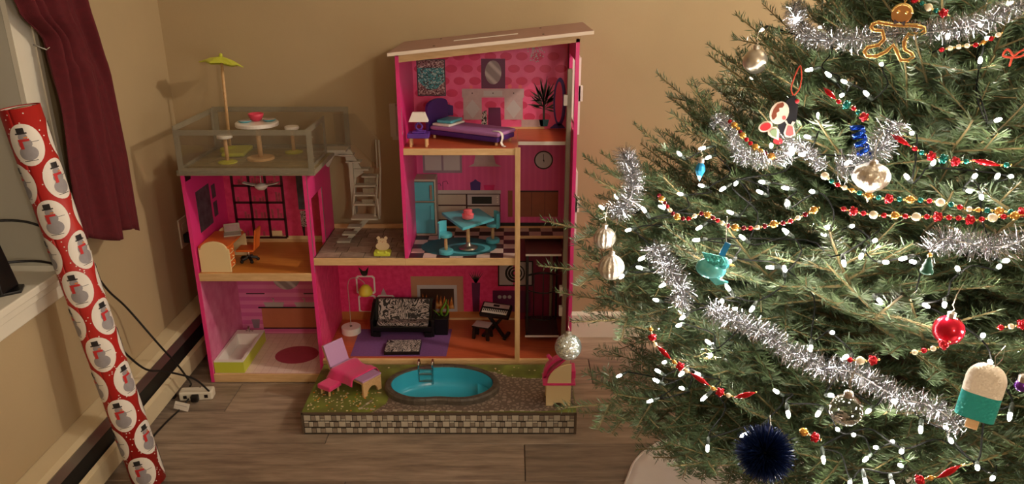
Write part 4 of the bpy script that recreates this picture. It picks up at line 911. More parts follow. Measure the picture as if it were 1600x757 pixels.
for i in range(nn): vs += [cc[i], (cc[i] + cc[(i + 1) % nn]) / 2 + V((0, 0, .003)) - ((cc[i] + cc[(i + 1) % nn]) / 2) * .05, cc[i] * .5 + V((0, 0, .004)), ((cc[i] + cc[(i + 1) % nn]) / 2) * .5 + V((0, 0, .001))]
fs = []
for i in range(nn):
    o1, o2, m1, m2 = 1 + i * 4, 2 + i * 4, 3 + i * 4, 4 + i * 4; p1, pm = 1 + ((i + 1) % nn) * 4, 3 + ((i + 1) % nn) * 4
    fs += [(0, m1, m2), (0, m2, pm), (m1, o1, o2, m2), (m2, o2, p1, pm)]
RT = RX(-.20) @ RY(.10)
can = B().mesh([TP + RT @ (V(p) + V((0, 0, .016))) for p in vs], fs); ob('canopy', can, M['lime'], um, solid=.003)
ob('finial', B().ball(TP + V((0, 0, .021)), .007, 10), M['lime'], um, smooth=True)

# ------------------------------------------------------------------ office furniture
Zo = .4382
de = thing('office_desk', 'cream and orange toy desk with drawers against the office wall', 'desk', (-1.042, -.285, Zo))
arch = [(-.055, 0), (.052, 0), (.052, .085)] + [(.047 * math.cos(a) - .0015, .085 + .03 * math.sin(a)) for a in [PI * i / 12 for i in range(0, 13)]] + [(-.055, .085)]
ob('end_panel', B().prism([(x, -.09, z) for x, z in arch], (0, .007, 0)), M['cream'], de, bev=.0012)
ob('end_panel', B().prism([(x, .083, z) for x, z in arch], (0, .007, 0)), M['cream'], de, bev=.0012)
ob('desktop', B().bb(-.057, .05, -.083, .083, .088, .096), M['orange'], de, bev=.001)
ob('back_board', B().bb(-.058, -.052, -.083, .083, .01, .088), M['cream'], de)
ob('drawer_case', B().bb(-.052, .046, -.083, -.03, .008, .086), M['cream'], de)
for z in (.014, .041, .067):
    d_ = ob('drawer', B().bb(.046, .049, -.08, -.033, z, z + .019), M['orange'], de); ob('knob', B().ball((.051, -.0565, z + .01), .003, 8), M['cream'], d_)
oc_ = thing('office_chair', 'orange toy office chair on a black star base', 'chair', (-.963, -.265, Zo), 0)
sb = B()
for i in range(5):
    a = 2 * PI * i / 5 + .3; sb.tube([(0, 0, .018), (.03 * math.cos(a), .03 * math.sin(a), .012)], .006, 6).ball((.031 * math.cos(a), .031 * math.sin(a), .0068), .0066, 8)
ob('star_base', sb, M['black'], oc_); ob('gas_lift', B().cyl((0, 0, .015), (0, 0, .045), .005, n=10), M['chrome'], oc_, smooth=True)
ob('seat', B().bb(-.036, .03, -.03, .03, .045, .054), M['orange'], oc_, bev=.004)
ob('backrest', B().box((.037, 0, .09), (.007, .058, .08), RY(.16)), M['orange'], oc_, bev=.003)
lp = thing('white_laptop', 'small white toy computer standing on the orange desktop', 'computer', (-1.02, -.245, Zo + .0962), .35)
ob('keyboard', B().bb(-.03, .03, -.022, .022, 0, .005), M['stairplastic'], lp, bev=.001)
ob('screen', B().box((0, .02, .021), (.055, .004, .036), RX(.25)), M['stairplastic'], lp, bev=.002)
ob('display', B().box((0, .0175, .021), (.045, .001, .027), RX(.25)), M['greyprint'], lp)
cl = thing('office_ceiling_lamp', 'white propeller shaped lamp hanging from the office ceiling', 'lamp', (-.905, -.215, .797))
ob('cord', B().cyl((0, 0, 0), (0, 0, -.075), .0012, n=6), M['plasticwhite'], cl)
ob('shade', B().lathe([(.003, -.076), (.024, -.082), (.022, -.092), (.012, -.1), (0, -.102)], 20), M['plasticwhite'], cl, smooth=True)
for s_ in (-1, 1): ob('blade', B().grid(lambda u, v: V((s_ * (.012 + u * .052), (v - .5) * .022, -.082 + .009 * u * u)), 8, 2), M['plasticwhite'], cl, solid=.0025)

# ------------------------------------------------------------------ bathroom
tb_ = thing('bathtub', 'lime green bathtub with a white inside in the pink bathroom', 'bathtub', (-1.046, -.235, .0367)); tb_.scale = (1, 1, 1.2)
hw = .0545; L0, L1 = -.142, .118
tbm = B(); o_ = [(-hw, L0), (hw, L0), (hw, L1), (-hw, L1)]; i_ = [(-hw + .011, L0 + .013), (hw - .011, L0 + .013), (hw - .011, L1 - .035), (-hw + .011, L1 - .035)]
tbm.mesh([(x, y, 0) for x, y in o_] + [(x, y, .0372) for x, y in o_], [(0, 1, 5, 4), (1, 2, 6, 5), (2, 3, 7, 6), (3, 0, 4, 7), (3, 2, 1, 0)])
ob('outer_shell', tbm, M['lime'], tb_)
inn = B(); H_ = .041
sm = [(-hw + .02, L0 + .024), (hw - .02, L0 + .024), (hw - .02, L1 - .055), (-hw + .02, L1 - .055)]
inn.mesh([(x, y, H_ - .004) for x, y in o_] + [(x, y, H_) for x, y in o_] + [(x, y, H_) for x, y in i_] + [(x, y, .010) for x, y in sm],
         [(i, (i + 1) % 4, 4 + (i + 1) % 4, 4 + i) for i in range(4)] + [(4 + i, 4 + (i + 1) % 4, 8 + (i + 1) % 4, 8 + i) for i in range(4)] + [(8 + i, 8 + (i + 1) % 4, 12 + (i + 1) % 4, 12 + i) for i in range(4)] + [(12, 13, 14, 15)])
ob('inner_basin', inn, M['whitepaint'], tb_, bev=.0008)
ob('tap', B().tube(spline([(0, L1 - .018, .04), (0, L1 - .018, .058), (0, L1 - .026, .062), (0, L1 - .036, .056)], 4), .0032, 7).ball((-.012, L1 - .018, .045), .004, 8).ball((.012, L1 - .018, .045), .004, 8), M['chrome'], tb_, smooth=True)

# ------------------------------------------------------------------ living room
Zl = .1
tag(ob('purple_rug', B().mesh([(-.597, -.366, 0), (-.243, -.366, 0), (-.238, -.142, 0), (-.604, -.142, 0), (-.597, -.366, .0012), (-.243, -.366, .0012), (-.238, -.142, .0012), (-.604, -.142, .0012)], [(3, 2, 1, 0), (4, 5, 6, 7), (0, 1, 5, 4), (1, 2, 6, 5), (2, 3, 7, 6), (3, 0, 4, 7)]), M['purplerug'], loc=(0, 0, Zl)), 'flat purple rug under the patterned sofa and ottoman', 'rug')
so = thing('patterned_sofa', 'black framed sofa with black and silver swirl cushions', 'sofa', (-.424, -.165, Zl + .0013), -.02)
ob('base_frame', B().bb(-.12, .12, -.042, .045, .018, .042), M['black'], so, bev=.003)
for s_ in (-1, 1): ob('armrest', B().prism([(s_ * .112, -.046, 0), (s_ * .112, -.046, .07), (s_ * .112, .02, .115), (s_ * .112, .046, .122), (s_ * .112, .046, 0)], (s_ * .012, 0, 0)), M['black'], so, bev=.003)
for x in (-.1, .1):
    for y in (-.04, .04): ob('leg', B().bb(x - .014, x + .014, y - .008, y + .008, 0, .02), M['black'], so)
ob('seat_cushion', B().bb(-.1, .1, -.042, .022, .0425, .058), M['paisley'], so, bev=.004)
ob('back_cushion', B().box((0, .015, .088), (.2, .012, .088), RX(-.42)), M['paisley'], so, bev=.004)
ob('back_frame', B().box((0, .032, .08), (.228, .012, .098), RX(-.32)), M['black'], so, bev=.002)
ot = thing('patterned_ottoman', 'low square ottoman with black and silver swirls in front of the sofa', 'ottoman', (-.409, -.313, Zl + .0013), .02)
ob('base', B().bb(-.066, .066, -.045, .045, 0, .012), M['black'], ot, bev=.001); ob('cushion', B().bb(-.064, .064, -.043, .043, .0122, .0185), M['paisley'], ot, bev=.002)
fl_ = thing('arc_floor_lamp', 'floor lamp with white drum base and yellow bell shade', 'lamp', (-.632, -.168, Zl))
ob('base', B().lathe([(.037, 0), (.0375, .002), (.0375, .013)], 32), M['whitepaint'], fl_); ob('base_upper', B().lathe([(.0375, .0136), (.0375, .0255), (.036, .027)], 32), M['whitepaint'], fl_)
ob('socket', B().cyl((0, 0, .0271), (0, 0, .029), .005, n=10), M['black'], fl_)
ob('pole', B().tube(spline([(0, 0, .028), (0, 0, .14), (0, 0, .2), (.012, 0, .228), (.04, 0, .23), (.062, 0, .214), (.067, 0, .2)], 6), .0013, 6), M['stairplastic'], fl_, smooth=True)
ob('shade', B().lathe([(.003, .203), (.012, .200), (.023, .188), (.027, .172), (.026, .163), (.0, .160)], 20, (.067, 0, 0)), M['lemon'], fl_, smooth=True)
pp_ = thing('potted_plant', 'green leafed plant in a tall black pot beside the sofa', 'plant', (-.275, -.172, Zl + .0013))
ob('pot', B().mesh([(-.024, -.024, 0), (.024, -.024, 0), (.024, .024, 0), (-.024, .024, 0), (-.029, -.029, .072), (.029, -.029, .072), (.029, .029, .072), (-.029, .029, .072)], [(0, 1, 5, 4), (1, 2, 6, 5), (2, 3, 7, 6), (3, 0, 4, 7), (3, 2, 1, 0), (4, 5, 6, 7)]), M['black'], pp_, bev=.0015)
def leaf(path, w):
    P = spline(path, 6); n = len(P)
    return B().grid(lambda u, v: P[round(u * (n - 1))] + V((.5, -.6, .3)).normalized() * (v - .5) * w * (math.sin(PI * min(.97, .12 + u * .85)) ** .7), n - 1, 2)
ob('leaf', leaf([(.006, 0, .072), (.0, -.008, .084), (.002, -.014, .105), (.014, -.012, .126), (.022, -.006, .145)], .020), M['leafgreen'], pp_, smooth=True, solid=.002)
ob('leaf', leaf([(.012, -.005, .072), (.022, -.01, .085), (.026, -.008, .11), (.020, .004, .125)], .018), M['leafgreen'], pp_, smooth=True, solid=.002)
ob('leaf', leaf([(-.008, 0, .072), (-.016, -.008, .088), (-.03, -.012, .104)], .008), M['leafgreen'], pp_, smooth=True, solid=.0015)
kb = thing('toy_keyboard', 'black toy electric keyboard on a crossed stand by the sideboard', 'keyboard', (-.062, -.195, Zl), -.32)
RK = RX(.5)
def kbx(c, d): return B().box(V((0, 0, .106)) + RK @ V(c), d, RK)
ob('case', kbx((0, 0, 0), (.118, .062, .02)), M['black'], kb, bev=.003)
ob('control_panel', kbx((0, .016, .0106), (.104, .018, .001)), M['greyprint'], kb); ob('screen', kbx((0, .016, .0114), (.024, .01, .0006)), M['black'], kb)
kw = ob('white_keys', kbx((0, -.012, .0108), (.1, .02, .0015)), M['whitepaint'], kb)
for i in range(13): ob('black_key', kbx((-.045 + i * .0075, -.008, .0119), (.0034, .012, .0012)), M['black'], kw)
for s_ in (-1, 1): ob('stand_leg', B().box((s_ * .002, .006 * s_, .05), (.012, .008, .115), RY(.65 * s_)), M['black'], kb)
ob('stand_foot', B().bb(-.05, -.036, -.03, .03, 0, .01), M['black'], kb, bev=.002); ob('stand_foot', B().bb(.036, .05, -.03, .03, 0, .01), M['black'], kb, bev=.002)
ks = thing('keyboard_stool', 'black stool with a grey seat in front of the keyboard', 'stool', (-.114, -.212, Zl), -.34)
ob('seat', B().bb(-.034, .034, -.026, .026, .05, .056), M['black'], ks); ob('seat_top', B().bb(-.033, .033, -.025, .025, .0562, .0575), M['greyprint'], ks)
for x in (-.026, .026):
    for y in (-.018, .018): ob('leg', B().prism([(x - .006, y - .005, .05), (x + .006, y - .005, .05), (x * 1.12 + .006, y * 1.1 - .005, 0), (x * 1.12 - .006, y * 1.1 - .005, 0)], (0, .009, 0)), M['black'], ks)

# ------------------------------------------------------------------ kitchen
Zk = .4957
fr = thing('toy_fridge', 'silver toy fridge with two teal doors', 'fridge', (-.328, -.098, Zk))
ob('cabinet', B().bb(-.044, .044, -.040, .040, 0, .218), M['stairplastic'], fr, bev=.0015)
d_ = ob('freezer_door', B().bb(-.036, .036, -.043, -.0402, .136, .208), M['teal'], fr, bev=.001); ob('handle', B().bb(.022, .032, -.051, -.043, .142, .198), M['silver'], d_, bev=.002)
d_ = ob('fridge_door', B().bb(-.036, .036, -.043, -.0402, .008, .128), M['teal'], fr, bev=.001); ob('handle', B().bb(.022, .032, -.051, -.043, .064, .118), M['teal'], d_, bev=.002)
ob('door_gap', B().ring([(-.038, -.0408, .134), (.038, -.0408, .134), (.038, -.0408, .21), (-.038, -.0408, .21)], [(-.036, -.0408, .136), (.036, -.0408, .136), (.036, -.0408, .208), (-.036, -.0408, .208)], (0, .0006, 0)).ring([(-.038, -.0408, .006), (.038, -.0408, .006), (.038, -.0408, .13), (-.038, -.0408, .13)], [(-.036, -.0408, .008), (.036, -.0408, .008), (.036, -.0408, .128), (-.036, -.0408, .128)], (0, .0006, 0)), M['black'], fr)
rg = thing('teal_oval_rug', 'dark teal oval rug on the checkered kitchen floor', 'rug', (-.193, -.266, Zk))
ob('rug_body', B().prism(circ(48, .137, ry=.098), (0, 0, .001)), M['tealdark'], rg)
ob('rug_ring', B().ring(circ(48, .085, (.03, -.02, .0011), ry=.058), circ(48, .066, (.03, -.02, .0011), ry=.043), (0, 0, .0003)), M['teal'], rg)
kt = thing('kitchen_table', 'square teal kitchen table on a silver foot', 'table', (-.158, -.285, Zk + .0015), .0)
ob('foot', B().lathe([(.034, 0), (.035, .003), (.018, .007), (.010, .014), (.008, .024)], 28), M['silver'], kt, smooth=True)
ob('pole', B().cyl((0, 0, .01), (0, 0, .099), .0068, n=12), M['beech'], kt, smooth=True)
ttop = [(-.100, .082), (-.012, -.096), (.094, .012), (.034, .135)]
ob('tabletop', B().prism([(x, y, .099) for x, y in ttop], (0, 0, .010)), M['teal'], kt, bev=.001)
ca = thing('toy_cake', 'pink two tier toy cake on the teal kitchen table', 'cake', (-.157, -.283, Zk + .1107))
ob('cake_stand', B().lathe([(.011, 0), (.012, .002), (.018, .004)], 20), M['stairplastic'], ca); ob('lower_tier', B().lathe([(.0195, .0042), (.0205, .006), (.0205, .019), (.019, .021)], 28), M['coral'], ca, smooth=True)
ob('upper_tier', B().lathe([(.0145, .0212), (.0155, .023), (.0155, .033), (.014, .0355), (0, .0355)], 28), M['coral'], ca, smooth=True)
ic = B()
for i in range(18): a = 2 * PI * i / 18; ic.ball((.0205 * math.cos(a), .0205 * math.sin(a), .0185), .0016, 6).ball((.0155 * math.cos(a), .0155 * math.sin(a), .0325), .0014, 6)
ob('icing_bead', ic, M['bowlpink'], ca, kind='stuff')
def kchair(x, y, rz, lab):
    c = thing('kitchen_chair', lab, 'chair', (x, y, Zk + .0014), rz, group='teal kitchen chairs')
    ob('base', B().lathe([(.0255, 0), (.0255, .011), (.0235, .013)], 24), M['teal'], c); ob('pole', B().cyl((0, 0, .012), (0, 0, .062), .006, n=10), M['beech'], c, smooth=True)
    ob('seat', B().lathe([(.022, .062), (.024, .064), (.024, .073), (.022, .075)], 24), M['teal'], c)
    bb_ = B(); a0, a1 = PI * .62, PI * 1.38; k = 10
    bb_.ring([(.0275 * math.cos(a0 + (a1 - a0) * i / k), .0275 * math.sin(a0 + (a1 - a0) * i / k), .058) for i in range(k + 1)] , [(.0235 * math.cos(a0 + (a1 - a0) * i / k), .0235 * math.sin(a0 + (a1 - a0) * i / k), .058) for i in range(k + 1)], (0, 0, .056)) if False else None
    po = [(.0275 * math.cos(a0 + (a1 - a0) * i / k), .0275 * math.sin(a0 + (a1 - a0) * i / k), .058) for i in range(k + 1)] + [(.0238 * math.cos(a1 - (a1 - a0) * i / k), .0238 * math.sin(a1 - (a1 - a0) * i / k), .058) for i in range(k + 1)]
    bb_.prism(po, (0, 0, .056)); ob('backrest', bb_, M['teal'], c); return c
kchair(-.234, -.336, -.45, 'teal kitchen chair standing near the front of the oval rug')
kchair(-.071, -.218, 3.35, 'teal kitchen chair tucked behind the corner of the square table')

# ------------------------------------------------------------------ bedroom
Zb = .8862
bd0, bd1 = V((-.262, -.165, Zb)), V((-.02, -.305, Zb)); BA = math.atan2(bd1.y - bd0.y, bd1.x - bd0.x); BL = (bd1 - bd0).length
be = thing('toy_bed', 'purple toy bed with a mauve mattress standing at an angle', 'bed', bd0, BA)
ob('bed_frame', B().bb(0, BL, -.058, .058, .012, .03), M['purpled'], be, bev=.004)
ob('mattress', B().bb(.004, BL + .004, -.06, .06, .0305, .044), M['lilac'], be, bev=.005)
hdp = [(-.062, 0), (.062, 0), (.062, .10)] + [(.06 * math.cos(PI * i / 10), .10 + .02 * math.sin(PI * i / 10)) for i in range(11)] + [(-.062, .10)]
ob('headboard', B().prism([(-.012, y, z + .01) for y, z in hdp], (.011, 0, 0)), M['purpled'], be, bev=.003)
for x in (.012, BL - .012):
    for y in (-.045, .045): ob('leg', B().cyl((x, y, 0), (x, y, .013), .005, n=8), M['beech'], be)
pl = thing('white_pillow', 'flat white pillow at the head of the purple bed', 'pillow', bd0 + RZ(BA) @ V((.045, -.002, .0445)), BA)
ob('pillow_body', B().bb(-.036, .036, -.05, .05, 0, .008), M['whitepaint'], pl, bev=.003)
pl = thing('teal_pillow', 'teal cushion lying on the white bed pillow', 'pillow', bd0 + RZ(BA) @ V((.045, .005, .053)), BA + .08)
ob('pillow_body', B().bb(-.03, .03, -.042, .042, 0, .010), M['teal'], pl, bev=.004)
ns = thing('nightstand', 'small purple nightstand with round wooden legs beside the bed', 'nightstand', (-.313, -.345, Zb), 0)
ob('drawer_box', B().bb(-.036, .036, -.024, .024, .03, .046), M['purple'], ns, bev=.002); ob('raised_top', B().bb(-.02, .024, -.018, .018, .0462, .052), M['purple'], ns, bev=.002)
for x in (-.026, .026):
    for y in (-.016, .016): ob('leg', B().cyl((x, y, 0), (x, y, .031), .0045, n=8), M['beech'], ns)
tl = thing('bedside_lamp', 'table lamp with purple ring foot and white shade', 'lamp', (-.311, -.345, Zb + .0522))
ob('ring_foot', B().tube([(.0105 * math.cos(2 * PI * i / 20), 0, .014 + .0105 * math.sin(2 * PI * i / 20)) for i in range(20)], .0036, 7, closed=True), M['purple'], tl, smooth=True)
ob('stem', B().cyl((0, 0, .024), (0, 0, .032), .004, n=8).cyl((0, 0, 0), (0, 0, .003), .012, n=14), M['purple'], tl)
ob('shade', B().mesh([(-.033, -.014, .031), (.033, -.014, .031), (.033, .014, .031), (-.033, .014, .031), (-.020, -.009, .062), (.022, -.009, .062), (.022, .009, .062), (-.020, .009, .062)], [(0, 1, 5, 4), (1, 2, 6, 5), (2, 3, 7, 6), (3, 0, 4, 7), (4, 5, 6, 7), (3, 2, 1, 0)]), M['whitepaint'], tl, bev=.0015)
rbn = thing('white_ribbon', 'white fabric strip hanging over the foot of the purple bed', 'ribbon', bd1 + V((-.004, -.002, 0)), BA)
PTH = spline([(-.03, -.03, .0455), (-.005, -.032, .0465), (.008, -.034, .040), (.012, -.036, .026), (.010, -.040, .012), (.018, -.044, .003), (.03, -.05, .002)], 5)
ob('strip', B().grid(lambda u, v: PTH[round(u * (len(PTH) - 1))] + V((.1, 1, 0)).normalized() * (v - .5) * .012, len(PTH) - 1, 1), M['whitepaint'], rbn, smooth=True, solid=.0012)

# ------------------------------------------------------------------ terrace
br = thing('toy_cot', 'cream bear shaped seat in a lime tray on the terrace', 'toy', (-.457, -.352, .496))
ob('tray', B().bb(-.029, .029, -.018, .018, 0, .016), M['lime'], br, bev=.004)
bo = [V((.024 * math.cos(a), 0, .030 + .016 * math.sin(a))) for a in [2 * PI * i / 20 for i in range(20)]]
ob('back_shape', B().prism([p + V((0, .006, 0)) for p in bo], (0, .006, 0)).prism([p + V((0, .0052, 0)) for p in circ(16, .016, (0, 0, .048), 'xz', .012)], (0, .0062, 0)).prism(circ(12, .006, (-.013, .0066, .06), 'xz', .007), (0, .005, 0)).prism(circ(12, .006, (.013, .0066, .06), 'xz', .007), (0, .005, 0)), mat('bear_cream', (216, 190, 156), .5), br)
ob('face', B().ball((-.006, .005, .050), .0014, 6).ball((.006, .005, .050), .0014, 6).ball((0, .005, .046), .0016, 6), M['tanprint'], br)
ob('paw_pad', B().ball((-.014, -.016, .016), .005, 8).ball((.014, -.016, .016), .005, 8), M['lime'], br)
# ------------------------------------------------------------------ the tree
TAX, TAY = .95, -1.20
ENV = [(.0, .50), (.3, .66), (.5, .80), (.8, .84), (1.02, .75), (1.2, .58), (1.33, .46), (1.5, .30), (1.72, .05), (2.2, .02)]
def env(z):
    for (a, ra), (c, rc) in zip(ENV[:-1], ENV[1:]):
        if a <= z <= c: return ra + (rc - ra) * (z - a) / (c - a)
    return .02
cP, sP = math.cos(PITCH), math.sin(PITCH)
def on_tree(px, py, k=1.0):
    """point of the tree's outer shell (scaled by k) that a photograph coordinate falls on"""
    u, v = (px - 800) / 1190, (py - 378.5) / 1190
    d = V((u, cP - v * sP, -(sP + v * cP))); best = None
    t = .5
    while t < 3.2:
        p = CAM + d * t; r = math.hypot(p.x - TAX, p.y - TAY) - k * env(p.z)
        if r <= 0 and p.z > .03: return p
        if best is None or r < best[0]: best = (r, p)
        t += .006
    return best[1]
M['needle'] = mat('fir_needles', (88, 108, 68), .4, spec=.6, rgb2=(58, 78, 52), scale=14, objvar=.18, stretch=(1, 1, 1))
M['needleback'] = M['needle']
M['twig'] = mat('fir_twig', (112, 98, 60), .75, var=.15, scale=60)
M['bark'] = mat('fir_bark', (92, 72, 56), .9, rgb2=(60, 46, 38), scale=40, bump=.8, bscale=90)
tr = thing('christmas_tree', 'decorated fresh fir tree with dense green boughs', 'tree', (TAX, TAY, 0))
tk = B(); tk.tube([(0, 0, .02 + i * .17) for i in range(11)], [.05 * (1 - i / 11) + .006 for i in range(11)], 14)
ob('trunk', tk, M['bark'], tr, smooth=True)
ts = B().lathe([(.16, .004), (.165, .02), (.13, .04), (.09, .13), (.075, .135), (.07, .05), (.0, .045)], 28); ob('stand', ts, mat('stand_green', (40, 70, 44), .45), tr, smooth=True)
def make_bough(seed, L, bare):
    """one bough along +X: returns wood builder and needle builder"""
    r = random.Random(seed); wood, nd = B(), B()
    twigs = []
    def twig(p, d, ln, rad, lvl, upv):
        n = max(3, int(ln / .03)); P = [V(p)]; d = V(d).normalized(); step = ln / n
        for i in range(n):
            d = (d + V((r.uniform(-.05, .05), r.uniform(-.05, .05), r.uniform(-.04, .04) + (.022 if lvl == 0 and i > n * .5 else .010)))).normalized()
            P.append(P[-1] + d * step)
        wood.tube(P, [rad * (.62 - .5 * i / n) + .0006 for i in range(n + 1)], 5 if lvl == 0 else 3, caps=False)
        twigs.append((P, lvl))
        if lvl >= 2: return
        sp = .055 if lvl == 0 else .06; s = (bare if lvl == 0 else .035) + r.uniform(0, .02); side = r.choice((-1, 1))
        while s < ln - (.085 if lvl == 0 else .045):
            i = min(n - 1, int(s / step)); q = P[i].lerp(P[i + 1], s / step - i); t = (P[i + 1] - P[i]).normalized()
            lat = upv.cross(t).normalized() * side
            an = r.uniform(.72, .98); dd = t * math.cos(an) + lat * math.sin(an) + upv * r.uniform(-.16, .22)
            rem = ln - s
            l2 = min(rem * .72 + .03, .34 if lvl == 0 else .11) * r.uniform(.65, 1.0)
            if l2 > .025: twig(q, dd, l2, rad * .5, lvl + 1, upv)
            side = -side; s += sp * r.uniform(.6, 1.1)
    twig((0, 0, 0), (1, 0, -.02), L, .0075 if L > .5 else .005, 0, V((0, 0, 1)))
    for P, lvl in twigs:
        acc = 0; tot = sum((b_ - a_).length for a_, b_ in zip(P[:-1], P[1:])); run = 0
        for a_, b_ in zip(P[:-1], P[1:]):
            t = (b_ - a_); ln = t.length; t.normalize(); lat = V((0, 0, 1)).cross(t); lat.normalize(); up = t.cross(lat)
            m = int(ln / .00125)
            for j in range(m):
                s = run + ln * j / m
                if lvl == 0 and s < bare * .75: continue
                if r.random() < .12: continue
                p = a_.lerp(b_, j / m); sd = 1 if r.random() < .5 else -1
                el = r.gauss(.30, .42); fw = r.uniform(.2, .7)
                dirn = (lat * sd * math.cos(el) + up * math.sin(el)).normalized() * math.cos(fw) + t * math.sin(fw)
                l = r.uniform(.017, .025) * (1 if s < tot - .012 else .8)
                wv = dirn.cross(up).normalized() * .00115 if abs(dirn.dot(up)) < .95 else lat * .0008
                wv = Matrix.Rotation(r.uniform(-1.5, 1.5), 3, dirn) @ wv
                mid = p + dirn * l * .55 + t * .001; tip = p + dirn * l + t * .0022 + V((0, 0, .0008))
                nd.v += [tuple(p), tuple(mid + wv), tuple(tip), tuple(mid - wv)]; k = len(nd.v)
                nd.f.append((k - 4, k - 3, k - 2, k - 1))
            run += ln
    return wood, nd
def raw_mesh(name, b, m):
    me = bpy.data.meshes.new(name); me.from_pydata(b.v, [], b.f); me.materials.append(m); me.update(); return me
VAR = []
for seed, L, bare in ((1, .82, .2), (2, .82, .24), (3, .66, .14), (4, .66, .12), (5, .5, .08), (6, .5, .06), (7, .34, .03), (8, .34, .03), (9, .24, .02)):
    w_, n_ = make_bough(seed, L, bare); VAR.append((L, raw_mesh('branch', w_, M['twig']), raw_mesh('needles', n_, M['needle']), V(w_.v[5 * max(3, int(L / .03))])))
NBOUGH = 0
def bough(z0, az, length, elev, roll=0.0, r0=.02):
    """a bough leaving the trunk at height z0 towards azimuth az"""
    global NBOUGH
    c = [v for v in VAR if abs(v[0] - length) < .13] or [min(VAR, key=lambda v: abs(v[0] - length))]
    L, mw, mn, tip = rt.choice(c); s = length / L
    o = bpy.data.objects.new('branch', mw); COL.objects.link(o); o.parent = tr
    o.location = (r0 * math.cos(az), r0 * math.sin(az), z0)
    R = Matrix.Rotation(az, 4, 'Z') @ Matrix.Rotation(-elev, 4, 'Y') @ Matrix.Rotation(roll, 4, 'X') @ Matrix.Scale(s, 4)
    o.rotation_euler = R.to_euler(); o.scale = (s, s * rt.choice((-1, 1)) * rt.uniform(.9, 1.1), s)
    q = bpy.data.objects.new('needles', mn); COL.objects.link(q); q.parent = o; q['kind'] = 'stuff'; NBOUGH += 1
rt = random.Random(21)
z = .31; layer = 0
while z < 1.62:
    # tips sit on the envelope; lower boughs nearly level, upper ones steeper
    elev = .06 + .62 * max(0, (z - .2) / 1.4) ** 1.1
    cnt = int(10 + 7 * min(1, env(z) / .8))
    ph = rt.uniform(0, 6)
    for i in range(cnt):
        az = ph + 2 * PI * (i + rt.uniform(-.3, .3)) / cnt
        back = math.sin(az) > .55                     # far side towards the back wall: thinner
        if back and rt.random() < .45: continue
        e = elev + rt.uniform(-.14, .14)
        L = .3
        for _ in range(6): L = env(z + L * math.sin(e)) / max(.3, math.cos(e))
        L *= rt.uniform(.84, 1.04)
        bough(z + rt.uniform(-.03, .03), az, max(.16, L), e, rt.uniform(-.5, .5))
    # short filler boughs inside
    for i in range(4):
        az = rt.uniform(0, 2 * PI)
        bough(z + rt.uniform(-.05, .05), az, env(z) * rt.uniform(.45, .7), elev + rt.uniform(-.1, .4), rt.uniform(-.8, .8))
    z += .092; layer += 1
bough(1.55, 0.4, .24, 1.5)

def bough_to(T, elev, length=None):
    """a bough whose tip reaches the point T"""
    az = math.atan2(T[1] - TAY, T[0] - TAX); r = math.hypot(T[0] - TAX, T[1] - TAY)
    L = r / math.cos(elev)
    c = [v for v in VAR if abs(v[0] - L) < .13] or [min(VAR, key=lambda v: abs(v[0] - L))]; q = rt.choice(c); s = L / q[0]; tip = q[3] * s
    R = Matrix.Rotation(az, 3, 'Z') @ Matrix.Rotation(-elev, 3, 'Y'); off = V((T[0] - TAX, T[1] - TAY, T[2])) - R @ tip
    o = bpy.data.objects.new('branch', q[1]); COL.objects.link(o); o.parent = tr; o.location = off; o.rotation_euler = R.to_euler(); o.scale = (s, s, s)
    n = bpy.data.objects.new('needles', q[2]); COL.objects.link(n); n.parent = o; n['kind'] = 'stuff'
# long shoots that stick out of the crown towards the dollhouse
for T, e in (((.122, -1.445, .762), .02), ((.50, -1.25, 1.327), .6), ((.374, -1.25, 1.22), .62), ((.36, -1.1, 1.17), .5), ((.335, -1.25, 1.16), .5), ((.262, -1.25, 1.135), .5), ((.30, -1.4, 1.06), .4), ((.194, -1.25, 1.072), .42), ((.161, -1.25, 1.029), .40), ((.15, -1.1, .93), .3), ((.150, -1.25, .834), .22), ((.065, -1.22, .911), .14), ((.058, -1.3, .83), .06), ((.104, -1.2, .723), .1), ((.101, -1.35, .497), -.02), ((.165, -1.25, .422), .02), ((.229, -1.25, .40), .0), ((.30, -1.3, .35), -.02), ((.335, -1.2, .345), .05)):
    bough_to(T, e - .12)
# ------------------------------------------------------------------ tree skirt
M['satin'] = mat('silver_satin', (226, 218, 212), .34, var=.03, scale=8, sheen=.4)
def skirt_pt(u, v):
    a = u * 2 * PI; r = .17 + v * .475 + .012 * v * math.sin(a * 7 + 1) + .008 * v * math.sin(a * 13)
    z = .006 + .055 * (1 - v) ** 2 + v * (1 - v * .75) * (.030 * max(0, math.sin(a * 11 + 2 * math.sin(a * 3))) ** 2 + .018 * max(0, math.sin(a * 23 + v * 3)))
    return V((r * math.cos(a), r * math.sin(a), z))
sk = thing('tree_skirt', 'silvery white satin tree skirt in loose folds on the floor', 'tree skirt', (TAX, TAY, 0))
ob('cloth', B().grid(skirt_pt, 220, 18), M['satin'], sk, smooth=True, solid=.003)
ob('hem_band', B().tube([skirt_pt(i / 160, 1.0) + V((0, 0, .001)) for i in range(160)], .004, 6, closed=True), M['satin'], sk, smooth=True)

